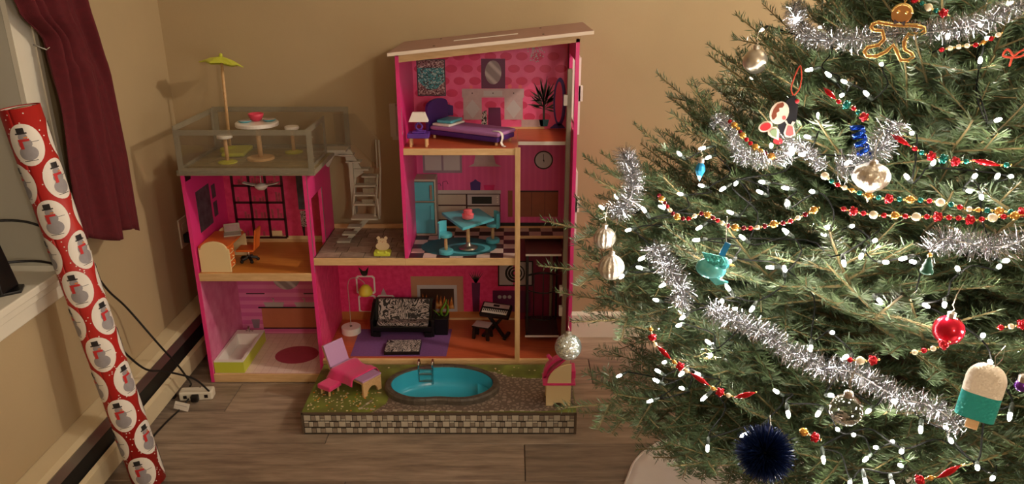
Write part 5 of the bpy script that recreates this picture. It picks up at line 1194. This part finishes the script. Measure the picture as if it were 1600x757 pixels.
# ------------------------------------------------------------------ fairy lights
BULBS = [(1193,45),(1270,108),(1298,120),(1322,129),(1378,101),(1528,36),(1480,60),(1542,60),(1531,98),(1426,208),(1555,189),(1260,240),(1265,215),(1329,252),(1280,185),(1356,149),(1317,148),(1205,230),(1246,31),
 (1257,242),(1110,245),(1102,231),(1099,291),(1133,293),(1151,285),(1232,295),(1064,243),(1194,285),(1238,241),(944,327),(965,312),(1066,304),(1009,332),(1039,326),(1096,354),(1093,375),(1007,402),(1039,444),(1028,470),(1140,454),(1128,470),(1150,483),(1177,480),(1163,374),(1145,334),(1231,364),(1209,418),(1226,424),(974,430),(1004,420),(1069,495),(1142,408),(1063,508),(985,359),(1229,318),(1191,302),
 (1271,300),(1232,320),(1294,356),(1330,354),(1230,365),(1318,408),(1381,410),(1416,403),(1430,410),(1366,377),(1419,279),(1457,257),(1522,277),(1557,278),(1579,276),(1533,306),(1512,298),(1227,423),(1347,398),(1569,408),(1560,418),(1497,422),(1258,243),(1289,368),
 (971,586),(1031,582),(1029,597),(1020,626),(1093,586),(1068,582),(1104,619),(1110,538),(1167,678),(1106,696),(1216,614),(1040,566),(1068,608),
 (1372,468),(1443,476),(1476,474),(1300,520),(1267,541),(1324,557),(1535,526),(1296,618),(1359,641),(1309,672),(1334,680),(1286,713),(1370,700),(1395,691),(1409,705),(1409,729),(1351,748),(1479,670),(1579,645),(1527,729),(1552,746),(1355,716),(1393,752),(1328,754),(1395,626),(1548,568),(1280,644),(1231,643),(1485,687)]
rl_ = random.Random(31)
LP = [on_tree(x, y, rl_.uniform(.86, .99)) for x, y in BULBS]
for i in range(100):                               # more bulbs round the sides and back of the tree
    z = rl_.uniform(.25, 1.5); a = rl_.uniform(-1.2, 2.6) if i < 88 else rl_.uniform(-3.1, -1.2); r = env(z) * rl_.uniform(.45, .9)
    LP.append(V((TAX + r * math.cos(a), TAY + r * math.sin(a), z)))
M['bulb'] = emit('fairy_bulb_glow', (255, 243, 230), FAIRY)
bulb_me = new_mesh('bulb', B().lathe([(.0, 0), (.0026, .0006), (.0030, .004), (.0028, .009), (.0017, .0125), (0, .014)], 8), M['bulb'], True)
sock_me = new_mesh('socket', B().lathe([(.0016, -.016), (.0034, -.013), (.0036, .001), (.0026, .001)], 8), mat('socket_green', (22, 34, 24), .5), True)
M['lightcord'] = mat('light_cord_green', (5, 6, 5), .8, spec=.15)
def tree_az(p): return math.atan2(p.y - TAY, p.x - TAX)
bands = [(1.22, 9, 'string of white fairy lights round the top of the tree'), (.98, 1.22, 'string of white fairy lights round the upper boughs below the gingerbread ornament'), (.78, .98, 'string of white fairy lights round the middle boughs at bead garland height'), (.52, .78, 'string of white fairy lights round the lower boughs above the blue pompom'), (-1, .52, 'string of white fairy lights round the lowest boughs near the skirt')]
bands[0] = (1.22, 9, bands[0][2])
for lo, hi, lab in bands:
    pts = sorted([p for p in LP if lo <= p.z < hi], key=lambda p: tree_az(p))
    if not pts: continue
    # nearest-neighbour walk
    cur = pts.pop(0); walk = [cur]
    while pts:
        nx = min(pts, key=lambda q: (q - cur).length); pts.remove(nx); walk.append(nx); cur = nx
    t = thing('fairy_light_string', lab, 'string lights', (TAX, TAY, walk[0].z)); org = V((TAX, TAY, walk[0].z))
    cp = []
    for i, p in enumerate(walk):
        az = tree_az(p); outd = (V((math.cos(az), math.sin(az), rl_.uniform(-.5, .9))) + V((rl_.uniform(-.6, .6), rl_.uniform(-.6, .6), 0))).normalized()
        o = bpy.data.objects.new('bulb', bulb_me); COL.objects.link(o); o.parent = t; o.location = p - org
        o.rotation_euler = V((0, 0, 1)).rotation_difference(outd).to_euler()
        q = bpy.data.objects.new('socket', sock_me); COL.objects.link(q); q.parent = o
        base = p - org - outd * .016
        if i and (walk[i] - walk[i - 1]).length > .05:
            mid = (cp[-1] + base) / 2; inward = V((-mid.x, -mid.y, 0)); dist = (walk[i] - walk[i - 1]).length
            cp.append(mid + inward.normalized() * min(.22, dist * .5) + V((0, 0, -dist * .08)))
        cp.append(base)
    ob('cord', B().tube(spline(cp, 5), .0013, 5), M['lightcord'], t)

# ------------------------------------------------------------------ ornaments
def depth(p): q = p - CAM; return q.y * cP - q.z * sP
def pxm(p, px): return px * depth(p) / 1190
def hang(px, py, k=1.03): return on_tree(px, py, k)
def orn(name, label, cat, px, py, k=1.03, tilt=0.0, off=(0, 0, 0)):
    p = hang(px, py, k) + V(off); az = math.atan2(CAM.y - p.y, CAM.x - p.x)     # front of the ornament looks out of the tree into the room
    return thing(name, label, cat, p, rot=(0, tilt, az + PI / 2)), p
M['hook'] = mat('ornament_hook', (170, 160, 140), .35, .8); M['capsilver'] = mat('ornament_cap', (196, 190, 180), .3, 1)
def cap_hook(t, r, n=10, h=.03):
    ob('cap', B().lathe([(.006, r - .002), (.0062, r + .006), (.003, r + .008)], 12), M['capsilver'], t, smooth=False)
    ob('hook', B().tube([(0, 0, r + .008), (.002, 0, r + .012), (-.001, 0, r + .018), (.001, 0, r + .02 + h * .5), (.006, .004, r + .02 + h)], .0007, 5), M['hook'], t)
def bauble(px, py, rp, m, lab, ribs=0, k=1.04, name='bauble', at=None):
    t, p = orn(name, lab, 'ornament', px, py, k)
    if at: p = at; t.location = at
    r = pxm(p, rp)
    if ribs:
        def f(u, v):
            a = u * 2 * PI; th = PI * v; q = r * (1 + .035 * math.cos(a * ribs) * math.sin(th)); return V((q * math.sin(th) * math.cos(a), q * math.sin(th) * math.sin(a), -q * math.cos(th)))
        b = B().grid(f, ribs * 6, 16)
    else: b = B().ball((0, 0, 0), r, 32)
    ob('globe', b, m, t, smooth=True); cap_hook(t, r); return t
M['silverball'] = mat('matte_silver', (200, 190, 172), .28, .9); M['silverglit'] = glitter('silver_glitter', (205, 212, 205), 420, .25)
M['silverrib'] = glitter('ribbed_silver', (214, 206, 192), 600, .3, .85, .35); M['redball'] = mat('red_gloss', (196, 22, 48), .16, .6)
bauble(1180, 96, 19, M['silverball'], 'plain satin silver ball ornament on an upper bough')
bauble(888, 542, 21, M['silverglit'], 'glitter covered silver ball hanging in front of the grill cabinet', k=1.0, at=V((.117, -1.45, .707)))
bauble(955, 418, 20, M['silverrib'], 'ribbed silver ball ornament, lower of the pair beside the dollhouse', 14)
bauble(945, 372, 17, M['silverrib'], 'ribbed silver ball ornament half hidden above its twin', 14, k=1.0)
bauble(1482, 516, 23, M['redball'], 'glossy red ball ornament tucked between lower boughs', k=.98)
bauble(1596, 603, 10, mat('violet_gloss', (92, 40, 130), .2, .6), 'small violet ball ornament at the edge of the tree', k=1.02)
gl = bpy.data.materials.new('bauble_glass'); gl.use_nodes = True; g_ = gl.node_tree.nodes['Principled BSDF']; g_.inputs['Roughness'].default_value = .03; g_.inputs['Transmission Weight'].default_value = 1; g_.inputs['IOR'].default_value = 1.3
t = bauble(1322, 641, 25, gl, 'clear glass ball ornament with silver confetti inside', k=1.12)
cf = B(); r_ = random.Random(3)
for i in range(60):
    a = r_.uniform(0, 2 * PI); q = r_.uniform(0, .016); cf.box((q * math.cos(a), q * math.sin(a), -.014 + r_.uniform(0, .006)), (.003, .0015, .0002), RX(r_.uniform(0, 3)))
ob('confetti', cf, M['capsilver'], t, kind='stuff')
t, p = orn('teardrop_ornament', 'embossed silver teardrop ornament with a pointed tip', 'ornament', 1361, 280, 1.05); s = pxm(p, 1)
def tear(u, v):
    prof = [(0.5, 24), (14, 23), (23, 17), (27, 9), (27.5, 2), (25, -6), (18, -13), (9, -18), (5, -22), (3, -30), (.3, -38)]
    f = v * (len(prof) - 1); i = min(len(prof) - 2, int(f)); q = f - i; r, z = prof[i][0] * (1 - q) + prof[i + 1][0] * q, prof[i][1] * (1 - q) + prof[i + 1][1] * q
    a = u * 2 * PI; r *= 1 + .03 * math.sin(a * 12 + v * 14) * (1 if .1 < v < .7 else .3); return V((r * math.cos(a), r * math.sin(a), z)) * s
ob('body', B().grid(tear, 72, 30), M['silverrib'], t, smooth=True); cap_hook(t, 23 * s)
# gingerbread cookie cutter in copper
M['copper'] = mat('copper', (226, 172, 118), .28, 1.0); M['goldwire'] = mat('gold_wire', (240, 206, 130), .25, .9)
t, p = orn('gingerbread_ornament', 'copper gingerbread man outline ornament with a bow', 'ornament', 1400, 55, 1.06, .1); s = pxm(p, 1)
gm = [(-7, 17), (-30, 18), (-39, 13), (-40, 6), (-34, 1), (-22, 2), (-17, -8), (-22, -16), (-37, -22), (-41, -31), (-34, -39), (-18, -37), (-6, -28), (0, -17), (7, -27), (15, -38), (28, -37), (34, -29), (30, -22), (19, -18), (16, -8), (19, 3), (34, 4), (40, 10), (37, 17), (24, 20), (7, 18)]
hd = [(7, 20)] + [(15 * math.cos(a), 32 + 15 * math.sin(a)) for a in [-PI * .3 + (PI * 1.6) * i / 14 for i in range(15)]] + [(-7, 20)]
ou = [(x * s, 0, y * s) for x, y in gm]; cx_ = sum(q[0] for q in ou) / len(ou)
def inset(poly, d):
    o = []; n = len(poly)
    for i in range(n):
        a, b_, c = V(poly[i - 1]), V(poly[i]), V(poly[(i + 1) % n]); e1, e2 = (b_ - a).normalized(), (c - b_).normalized(); nn_ = (V((-e1.z, 0, e1.x)) + V((-e2.z, 0, e2.x)))
        if nn_.length < .2: nn_ = V((-e1.z, 0, e1.x))
        o.append(b_ + nn_.normalized() * d)
    return o
ar = sum(ou[i - 1][0] * ou[i][2] - ou[i][0] * ou[i - 1][2] for i in range(len(ou))); sg = 1 if ar > 0 else -1
ob('cutter_wall', B().ring(ou, inset(ou, sg * 4 * s), (0, .012, 0)), M['copper'], t); ob('edge_wire', B().tube([V(q) + V((0, -.001, 0)) for q in ou], .0013, 6, closed=True).tube([q + V((0, -.001, 0)) for q in inset(ou, sg * 4.6 * s)], .0009, 6, closed=True), M['goldwire'], t, smooth=True)
ob('head', B().prism([(x * s, 0, y * s) for x, y in hd], (0, .008, 0)), M['copper'], t, bev=.001)
ob('eye', B().ball((-6 * s, -.001, 35 * s), 3 * s, 8).ball((6 * s, -.001, 35 * s), 3 * s, 8), M['goldwire'], t, smooth=True, kind='stuff')
ob('head_band', B().tube([(14.5 * s * math.cos(a), -.001, (32 + 14.5 * math.sin(a)) * s) for a in [PI * .05 + PI * .9 * i / 12 for i in range(13)]], .0022, 6), M['goldwire'], t, smooth=True)
ob('bow', B().prism([(-1 * s, -.003, 19 * s), (-8 * s, -.003, 23 * s), (-8 * s, -.003, 15 * s)], (0, .002, 0)).prism([(1 * s, -.003, 19 * s), (8 * s, -.003, 23 * s), (8 * s, -.003, 15 * s)], (0, .002, 0)), mat('bow_dark', (52, 38, 40), .6), t)
ob('ribbon_loop', B().tube([(0, 0, 47 * s), (-2 * s, 0, 56 * s), (0, 0, 66 * s), (2 * s, 0, 56 * s), (0, 0, 47 * s)], .0008, 5), M['goldwire'], t)
# felt child figure
t, p = orn('child_face_ornament', 'dark cloaked child ornament with brown hair and red mittens', 'ornament', 1226, 186, 1.07); s = pxm(p, 1)
M['feltblack'] = mat('felt_black', (22, 22, 30), .85); M['facecream'] = mat('face_cream', (244, 228, 214), .5); M['hairbrown'] = mat('hair_brown', (130, 62, 36), .6); M['feltred'] = mat('felt_red', (198, 38, 48), .7); M['feltpink'] = mat('felt_pink', (226, 104, 104), .7); M['feltgreen'] = mat('felt_green', (140, 164, 124), .7); M['rope'] = mat('orange_cord', (196, 70, 44), .7)
def flat(pts, y, th=.003): return B().prism([(x * s, y, z * s) for x, z in pts], (0, th, 0))
def ov(cx, cz, rx, rz, n=20, rot=0): return [(cx + rx * math.cos(2 * PI * i / n) * math.cos(rot) - rz * math.sin(2 * PI * i / n) * math.sin(rot), cz + rx * math.cos(2 * PI * i / n) * math.sin(rot) + rz * math.sin(2 * PI * i / n) * math.cos(rot)) for i in range(n)]
ob('cloak', flat([(10, 38), (2, 32), (-6, 22), (-10, 0), (-8, -18), (0, -26), (12, -20), (18, 0), (17, 22)], 0), M['feltblack'], t, bev=.0008)
ob('face_edge', flat(ov(-9, 9, 14, 18, rot=-.25), -.0025), M['facecream'], t); ob('hair', flat([(-20, 4), (-18, 14), (-13, 23), (-5, 26), (-3, 22), (-5, 18), (-10, 17), (-9, 12), (-13, 9), (-12, 4), (-15, -1), (-18, -2)], -.0032, .001), M['hairbrown'], t)
ob('cheek', flat(ov(-1, 2, 3, 3.2, 12), -.0032, .001), M['feltpink'], t)
ob('white_border', flat(ov(-27, -14, 11, 8, rot=.5), -.001), M['facecream'], t); ob('mitten', flat(ov(-27, -14, 8.5, 5.8, rot=.5), -.002, .001), M['feltred'], t)
ob('white_border', flat([(1, -22), (4, -8), (0, -3), (3, -2), (6, -7), (10, -8), (12, -3), (16, -4), (14, -9), (19, -24), (12, -29), (4, -28)], -.001), M['facecream'], t); ob('reindeer_body', flat([(4, -22), (6, -10), (13, -11), (16, -23), (11, -26), (5, -25)], -.002, .001), M['feltpink'], t)
ob('white_border', flat([(-23, -20), (-17, -14), (-11, -13), (-6, -18), (-5, -34), (-16, -30), (-22, -26)], -.002), M['facecream'], t); ob('leaf_patch', flat([(-20, -21), (-16, -17), (-11, -16), (-9, -20), (-9, -30), (-16, -27)], -.003, .001), M['feltgreen'], t)
ob('boot', flat(ov(-6, -36, 7, 5), 0), M['feltred'], t); ob('berry', B().ball((15 * s, -.003, 29 * s), 3.5 * s, 10), M['feltred'], t, smooth=True)
ob('cord_loop', B().tube(spline([(8 * s, 0, 37 * s), (4 * s, 0, 48 * s), (7 * s, 0, 66 * s), (13 * s, 0, 82 * s), (17 * s, 0, 66 * s), (16 * s, 0, 48 * s), (10 * s, 0, 37 * s)], 6), .0012, 6), M['rope'], t, smooth=True)
# popsicle
t, p = orn('popsicle_ornament', 'white and teal glitter popsicle ornament on a wooden stick', 'ornament', 1535, 612, 1.02, .06); s = pxm(p, 1)
def pop(z0, z1): return lambda u, v: None
body = lambda z: 28 if z < 18 else 28 * math.sqrt(max(0, 1 - ((z - 18) / 30) ** 2)) + .3
def popb(z0, z1, n):
    b = B(); prof = []
    for i in range(n + 1): z = z0 + (z1 - z0) * i / n; prof.append((z, body(z)))
    def f(u, v):
        i = v * n; j = min(n - 1, int(i)); q = i - j; z = prof[j][0] * (1 - q) + prof[j + 1][0] * q; w = prof[j][1] * (1 - q) + prof[j + 1][1] * q
        a = u * 2 * PI; c, d = math.cos(a), math.sin(a); return V((w * math.copysign(abs(c) ** .6, c), 13 * min(1, w / 20) * math.copysign(abs(d) ** .6, d), z)) * s
    return b.grid(f, 32, n)
ob('white_top', popb(-2, 47.9, 18), glitter('white_glitter', (236, 226, 210), 500, .5, .15, .5), t, smooth=True); ob('teal_base', popb(-46, -2, 6), glitter('teal_glitter', (44, 166, 162), 420, .4, .3, .5), t, smooth=True)
ob('stick', B().bb(-9 * s, 9 * s, -3 * s, 3 * s, -68 * s, -46 * s), M['beech'], t, bev=.001); ob('string_loop', B().tube([(6 * s, 0, 46 * s), (2 * s, 0, 62 * s), (10 * s, 0, 84 * s), (12 * s, 0, 62 * s), (6 * s, 0, 46 * s)], .0006, 5), M['capsilver'], t)
# teal glass bird with feathers
M['tealglass'] = mat('teal_glass', (52, 168, 178), .18, .25, rgb2=(120, 206, 206), scale=60); M['tealglit'] = glitter('teal_sparkle', (80, 190, 190), 500, .3, .7)
t, p = orn('bird_ornament', 'turquoise glass bird ornament with a blue ribbon', 'ornament', 1113, 412, 1.07, .15); s = pxm(p, 1.15)
ob('body', B().ball((0, 0, -8 * s), 18 * s, 20, (1.15, .6, .8)), M['tealglass'], t, smooth=True)
ob('head', B().ball((14 * s, 0, 4 * s), 9 * s, 14), M['tealglass'], t, smooth=True); ob('beak', B().lathe([(3 * s, 0), (.3 * s, 8 * s)], 8, (22 * s, 0, 4 * s), rot=RY(PI / 2)), M['goldwire'], t)
ob('wing', B().prism([(-18 * s, -.012, 16 * s), (10 * s, -.012, 16 * s), (18 * s, -.012, 6 * s), (4 * s, -.012, 0), (-10 * s, -.012, 6 * s)], (0, .004, 0)), M['tealglit'], t, bev=.001)
ob('tail', B().prism([(0, -.008, -20 * s), (12 * s, -.008, -28 * s), (27 * s, -.008, -20 * s), (14 * s, -.008, -18 * s), (8 * s, -.008, -14 * s)], (0, .008, 0)), M['tealglass'], t, bev=.001)
ob('ribbon', B().box((11 * s, 0, 24 * s), (8 * s, .002, 20 * s), RY(.2)), mat('blue_ribbon', (24, 120, 178), .4), t); ob('string', B().tube([(11 * s, 0, 32 * s), (6 * s, 0, 52 * s), (3 * s, 0, 70 * s)], .0007, 5), M['capsilver'], t)
t, p = orn('icicle_ornament', 'small blue glass ornament among the upper left boughs', 'ornament', 1094, 266, 1.04); s = pxm(p, 1)
ob('glass_body', B().lathe([(.4 * s, -18 * s), (5 * s, -8 * s), (8 * s, 0), (6 * s, 8 * s), (2 * s, 14 * s)], 10), mat('blue_glass', (44, 140, 190), .2, .3), t, smooth=False); cap_hook(t, 14 * s, h=.02)
t, p = orn('tree_ornament', 'small green fir shaped ornament with a gold tip', 'ornament', 1450, 414, 1.04); s = pxm(p, 1)
ob('cone', B().lathe([(9 * s, -14 * s), (10 * s, -10 * s), (7 * s, -4 * s), (8 * s, -2 * s), (4 * s, 6 * s), (5 * s, 7 * s), (1 * s, 14 * s)], 14), mat('ornament_green', (36, 88, 70), .35), t, smooth=True); ob('gold_tip', B().ball((0, 0, 16 * s), 4 * s, 8), M['goldwire'], t, smooth=True)
t, p = orn('blue_curl_ornament', 'shiny blue metal curl hanging beside silver tinsel', 'ornament', 1345, 222, 1.05, -.35); s = pxm(p, 1)
ob('spiral', B().grid(lambda u, v: V((10 * s * math.cos(u * 7 * PI) , 10 * s * math.sin(u * 7 * PI), (-25 + 50 * u) * s + (v - .5) * 8 * s)), 90, 1), mat('blue_foil', (24, 74, 190), .18, .8), t, smooth=True, solid=.0006)
t, p = orn('orange_bow', 'small orange cord bow on a bough tip', 'bow', 1583, 92, 1.03); s = pxm(p, 1)
ob('loop', B().tube(spline([(0, 0, 4 * s), (-10 * s, 0, 14 * s), (-14 * s, 0, 4 * s), (0, 0, 2 * s), (12 * s, 0, 6 * s), (14 * s, 0, 16 * s), (0, 0, 4 * s), (-3 * s, 0, -12 * s)], 6), .0018, 6), M['rope'], t, smooth=True)
# blue tinsel pompom
t, p = orn('blue_pompom', 'dark blue tinsel pompom on the lower boughs', 'pompom', 1195, 709, 1.05); s = pxm(p, 1)
pm = B(); r_ = random.Random(12)
for i in range(2600):
    d = V((r_.gauss(0, 1), r_.gauss(0, 1), r_.gauss(0, 1))).normalized(); l = 44 * s * r_.uniform(.75, 1.05); w = d.orthogonal().normalized() * .0006
    w = Matrix.Rotation(r_.uniform(0, 6), 3, d) @ w; a, e = d * .004, d * l + V((r_.gauss(0, 1), r_.gauss(0, 1), r_.gauss(0, 1))) * .003
    pm.mesh([a - w, a + w, e + w, e - w], [(0, 1, 2, 3)])
o = bpy.data.objects.new('strands', raw_mesh('strands', pm, mat('blue_tinsel', (20, 38, 84), .32, .55))); COL.objects.link(o); o.parent = t; o['kind'] = 'stuff'
ob('core', B().ball((0, 0, 0), .012, 10), M['black'], t); ob('string', B().tube([(0, 0, .01), (.003, 0, 52 * s), (.0, .006, 66 * s)], .0008, 5), M['capsilver'], t)

# ------------------------------------------------------------------ bead garlands
BC = {'r': mat('bead_red', (186, 16, 34), .15, .45), 't': mat('bead_teal', (14, 112, 104), .16, .5), 'g': mat('bead_gold', (222, 168, 84), .2, .75), 'p': mat('bead_pearl', (238, 226, 196), .22, .1), 's': mat('bead_spindle', (190, 18, 30), .15, .45), 'd': mat('bead_darkred', (120, 14, 34), .15, .5)}
bead_me = {}
for c, m in BC.items():
    for big in (0, 1):
        r = (.0042, .0066)[big]
        b = B().lathe([(.0006, -.019), (.004, -.007), (.0046, 0), (.004, .007), (.0006, .019)], 10) if c == 's' else B().ball((0, 0, 0), r, 10)
        if c in 'rt' and big:
            for i in range(8): a = i * PI / 4; b.ball((r * .8 * math.cos(a), r * .8 * math.sin(a), r * .35 * (-1) ** i), r * .42, 6)
        bead_me[c + str(big)] = new_mesh('bead', b, m, True)
def garland(pix, pat, lab, k=1.01, sp=.0135):
    P = spline([on_tree(x, y, k) for x, y in pix], 14); t = thing('bead_garland', lab, 'garland', P[0]); org = P[0].copy()
    ob('thread', B().tube([p - org for p in P], .0008, 5), M['goldwire'], t)
    acc = 0; nxt = .006; i = 0; seeds = B()
    for a, c in zip(P[:-1], P[1:]):
        d = c - a; L = d.length
        while nxt < acc + L:
            q = a + d * ((nxt - acc) / L) - org; ch = pat[i % len(pat)]; big = ch.isupper()
            o = bpy.data.objects.new('bead', bead_me[ch.lower() + ('1' if big else '0')]); COL.objects.link(o); o.parent = t; o.location = q
            o.rotation_euler = V((0, 0, 1)).rotation_difference(d).to_euler()
            w = .019 if ch == 's' else (.0068 if big else .0044)
            seeds.ball(q + d.normalized() * (w + .0016), .0017, 6); nch = pat[(i + 1) % len(pat)]; w2 = .019 if nch == 's' else (.0068 if nch.isupper() else .0044)
            nxt += w + w2 + .0034; i += 1
        acc += L
    ob('seed_beads', seeds, M['goldwire'], t, smooth=True, kind='stuff')
garland([(1293, 143), (1312, 160), (1330, 167), (1346, 180), (1358, 188)], 'srTrtRt', 'short bead strand of red and teal above the blue curl')
garland([(1402, 216), (1425, 230), (1448, 242), (1472, 248), (1495, 253), (1525, 252), (1550, 256), (1575, 258)], 'srtRTRtst', 'red and teal bead strand right of the silver tinsel tuft')
garland([(1285, 272), (1305, 287), (1330, 297), (1358, 306), (1390, 311), (1420, 312), (1450, 314), (1483, 319), (1512, 327), (1545, 329), (1575, 331), (1602, 332)], 'PtrpgtGtRtGtr', 'bead strand of pearl, teal and red just under the teardrop ornament')
garland([(1312, 325), (1332, 330), (1365, 336), (1395, 337), (1428, 339), (1462, 339), (1495, 341), (1522, 344), (1555, 340), (1602, 336)], 'rRrPrGrPrRr', 'bead strand of red and pearl running below the teal and pearl one', 1.03)
garland([(1028, 303), (1042, 322), (1056, 338), (1075, 342), (1098, 334), (1120, 344), (1140, 354), (1165, 357), (1188, 355), (1212, 350), (1235, 346), (1275, 327)], 'dGdrpdGdrp', 'long gold and dark red bead strand draped above the turquoise bird')
garland([(1016, 510), (1022, 536), (1036, 550), (1052, 565), (1075, 581), (1095, 594), (1112, 606), (1131, 616), (1152, 620), (1176, 615)], 'gRps', 'bead strand with red spindles hanging over the lowest left boughs', 1.03)
garland([(1322, 562), (1340, 564), (1358, 564), (1376, 562)], 'rPRp', 'very short red bead strand beside thick lower tinsel'); garland([(1422, 552), (1445, 548), (1462, 544), (1476, 538)], 'prpRg', 'short red and pearl bead strand ending at the glossy red ball')
garland([(1556, 513), (1575, 511), (1590, 509), (1606, 506)], 'rpRp', 'short red and pearl bead strand above the popsicle')
garland([(1425, -4), (1442, 6), (1456, 14), (1470, 19), (1484, 25)], 'RtPtR', 'short bead strand above the gingerbread ornament'); garland([(1465, 79), (1482, 76), (1505, 72), (1530, 69), (1565, 52)], 'rppprg', 'pale pearl bead strand right of the gingerbread ornament')
garland([(1138, 188), (1152, 200), (1163, 215), (1180, 230), (1198, 241), (1214, 248)], 'rGgdGr', 'gold and red bead strand under the cloaked child ornament'); garland([(1250, 672), (1264, 680), (1280, 687)], 'GR', 'pair of gold and red beads beside the blue pompom', 1.03)
garland([(1430, 752), (1450, 748), (1470, 744), (1492, 733), (1508, 726)], 'Rgs', 'red bead strand with a spindle at the bottom of the tree', 1.03)

# ------------------------------------------------------------------ tinsel garlands
M['tinsel'] = mat('silver_tinsel', (172, 173, 178), .26, .95)
def tinsel(pix, lab, k=.99, R=.024, dens=5200, seed=1):
    P = spline([on_tree(x, y, k) for x, y in pix], 10); r_ = random.Random(seed); org = P[0].copy(); t = thing('tinsel_garland', lab, 'tinsel', org)
    ob('core_thread', B().tube([p - org for p in P], .001, 5), M['capsilver'], t); b = B()
    for a, c in zip(P[:-1], P[1:]):
        d = c - a; L = d.length; dn = d.normalized() if L > 1e-6 else V((1, 0, 0)); o1 = dn.orthogonal().normalized()
        for j in range(int(L * dens)):
            q = a + d * r_.random() - org; an = r_.uniform(0, 2 * PI); rad = Matrix.Rotation(an, 3, dn) @ o1; dr = (rad + dn * r_.gauss(0, .35)).normalized(); l = R * r_.uniform(.6, 1.15)
            w = Matrix.Rotation(r_.uniform(0, PI), 3, dr) @ (dr.orthogonal().normalized() * .00042); bend = V((r_.gauss(0, 1), r_.gauss(0, 1), r_.gauss(0, 1))) * .0025
            m_ = q + dr * l * .5 + bend; b.mesh([q - w, q + w, m_ + w, m_ - w, q + dr * l + w, q + dr * l - w], [(0, 1, 2, 3), (3, 2, 4, 5)])
    o = bpy.data.objects.new('strands', raw_mesh('strands', b, M['tinsel'])); COL.objects.link(o); o.parent = t; o['kind'] = 'stuff'
tinsel([(1238, 10), (1250, 40), (1268, 58), (1300, 60), (1345, 62), (1392, 52), (1440, 52), (1482, 46), (1520, 40), (1560, 22), (1604, 4)], 'silver tinsel garland round the tree top behind the gingerbread ornament', seed=1)
tinsel([(1120, 185), (1140, 200), (1150, 226), (1162, 244), (1195, 250), (1235, 240)], 'silver tinsel garland looping under the cloaked child ornament', seed=2, R=.02)
tinsel([(975, 240), (986, 270), (988, 300), (975, 325), (955, 330)], 'silver tinsel end hanging at the left side of the tree', seed=3, R=.027)
tinsel([(1020, 385), (1040, 410), (1056, 440), (1070, 458), (1060, 480)], 'silver tinsel tuft beside the turquoise bird', seed=4, R=.027)
tinsel([(1110, 482), (1138, 498), (1165, 508), (1195, 520), (1222, 542), (1250, 560), (1290, 575), (1335, 583), (1375, 606), (1408, 624), (1445, 632), (1480, 650), (1502, 672)], 'long silver tinsel garland sagging across the lower tree', seed=5, R=.023, k=.965)
tinsel([(1308, 262), (1335, 258), (1362, 243), (1380, 225), (1392, 202), (1400, 190)], 'silver tinsel tuft above the teardrop ornament', seed=6, R=.027, k=1.0)
tinsel([(1452, 392), (1475, 374), (1500, 378), (1530, 384), (1565, 386), (1604, 374)], 'silver tinsel garland at mid height near the green fir ornament', seed=7, R=.025)
tinsel([(1215, 215), (1240, 222), (1262, 235), (1285, 262)], 'thin silver tinsel piece between upper fairy lights', seed=8, R=.015)
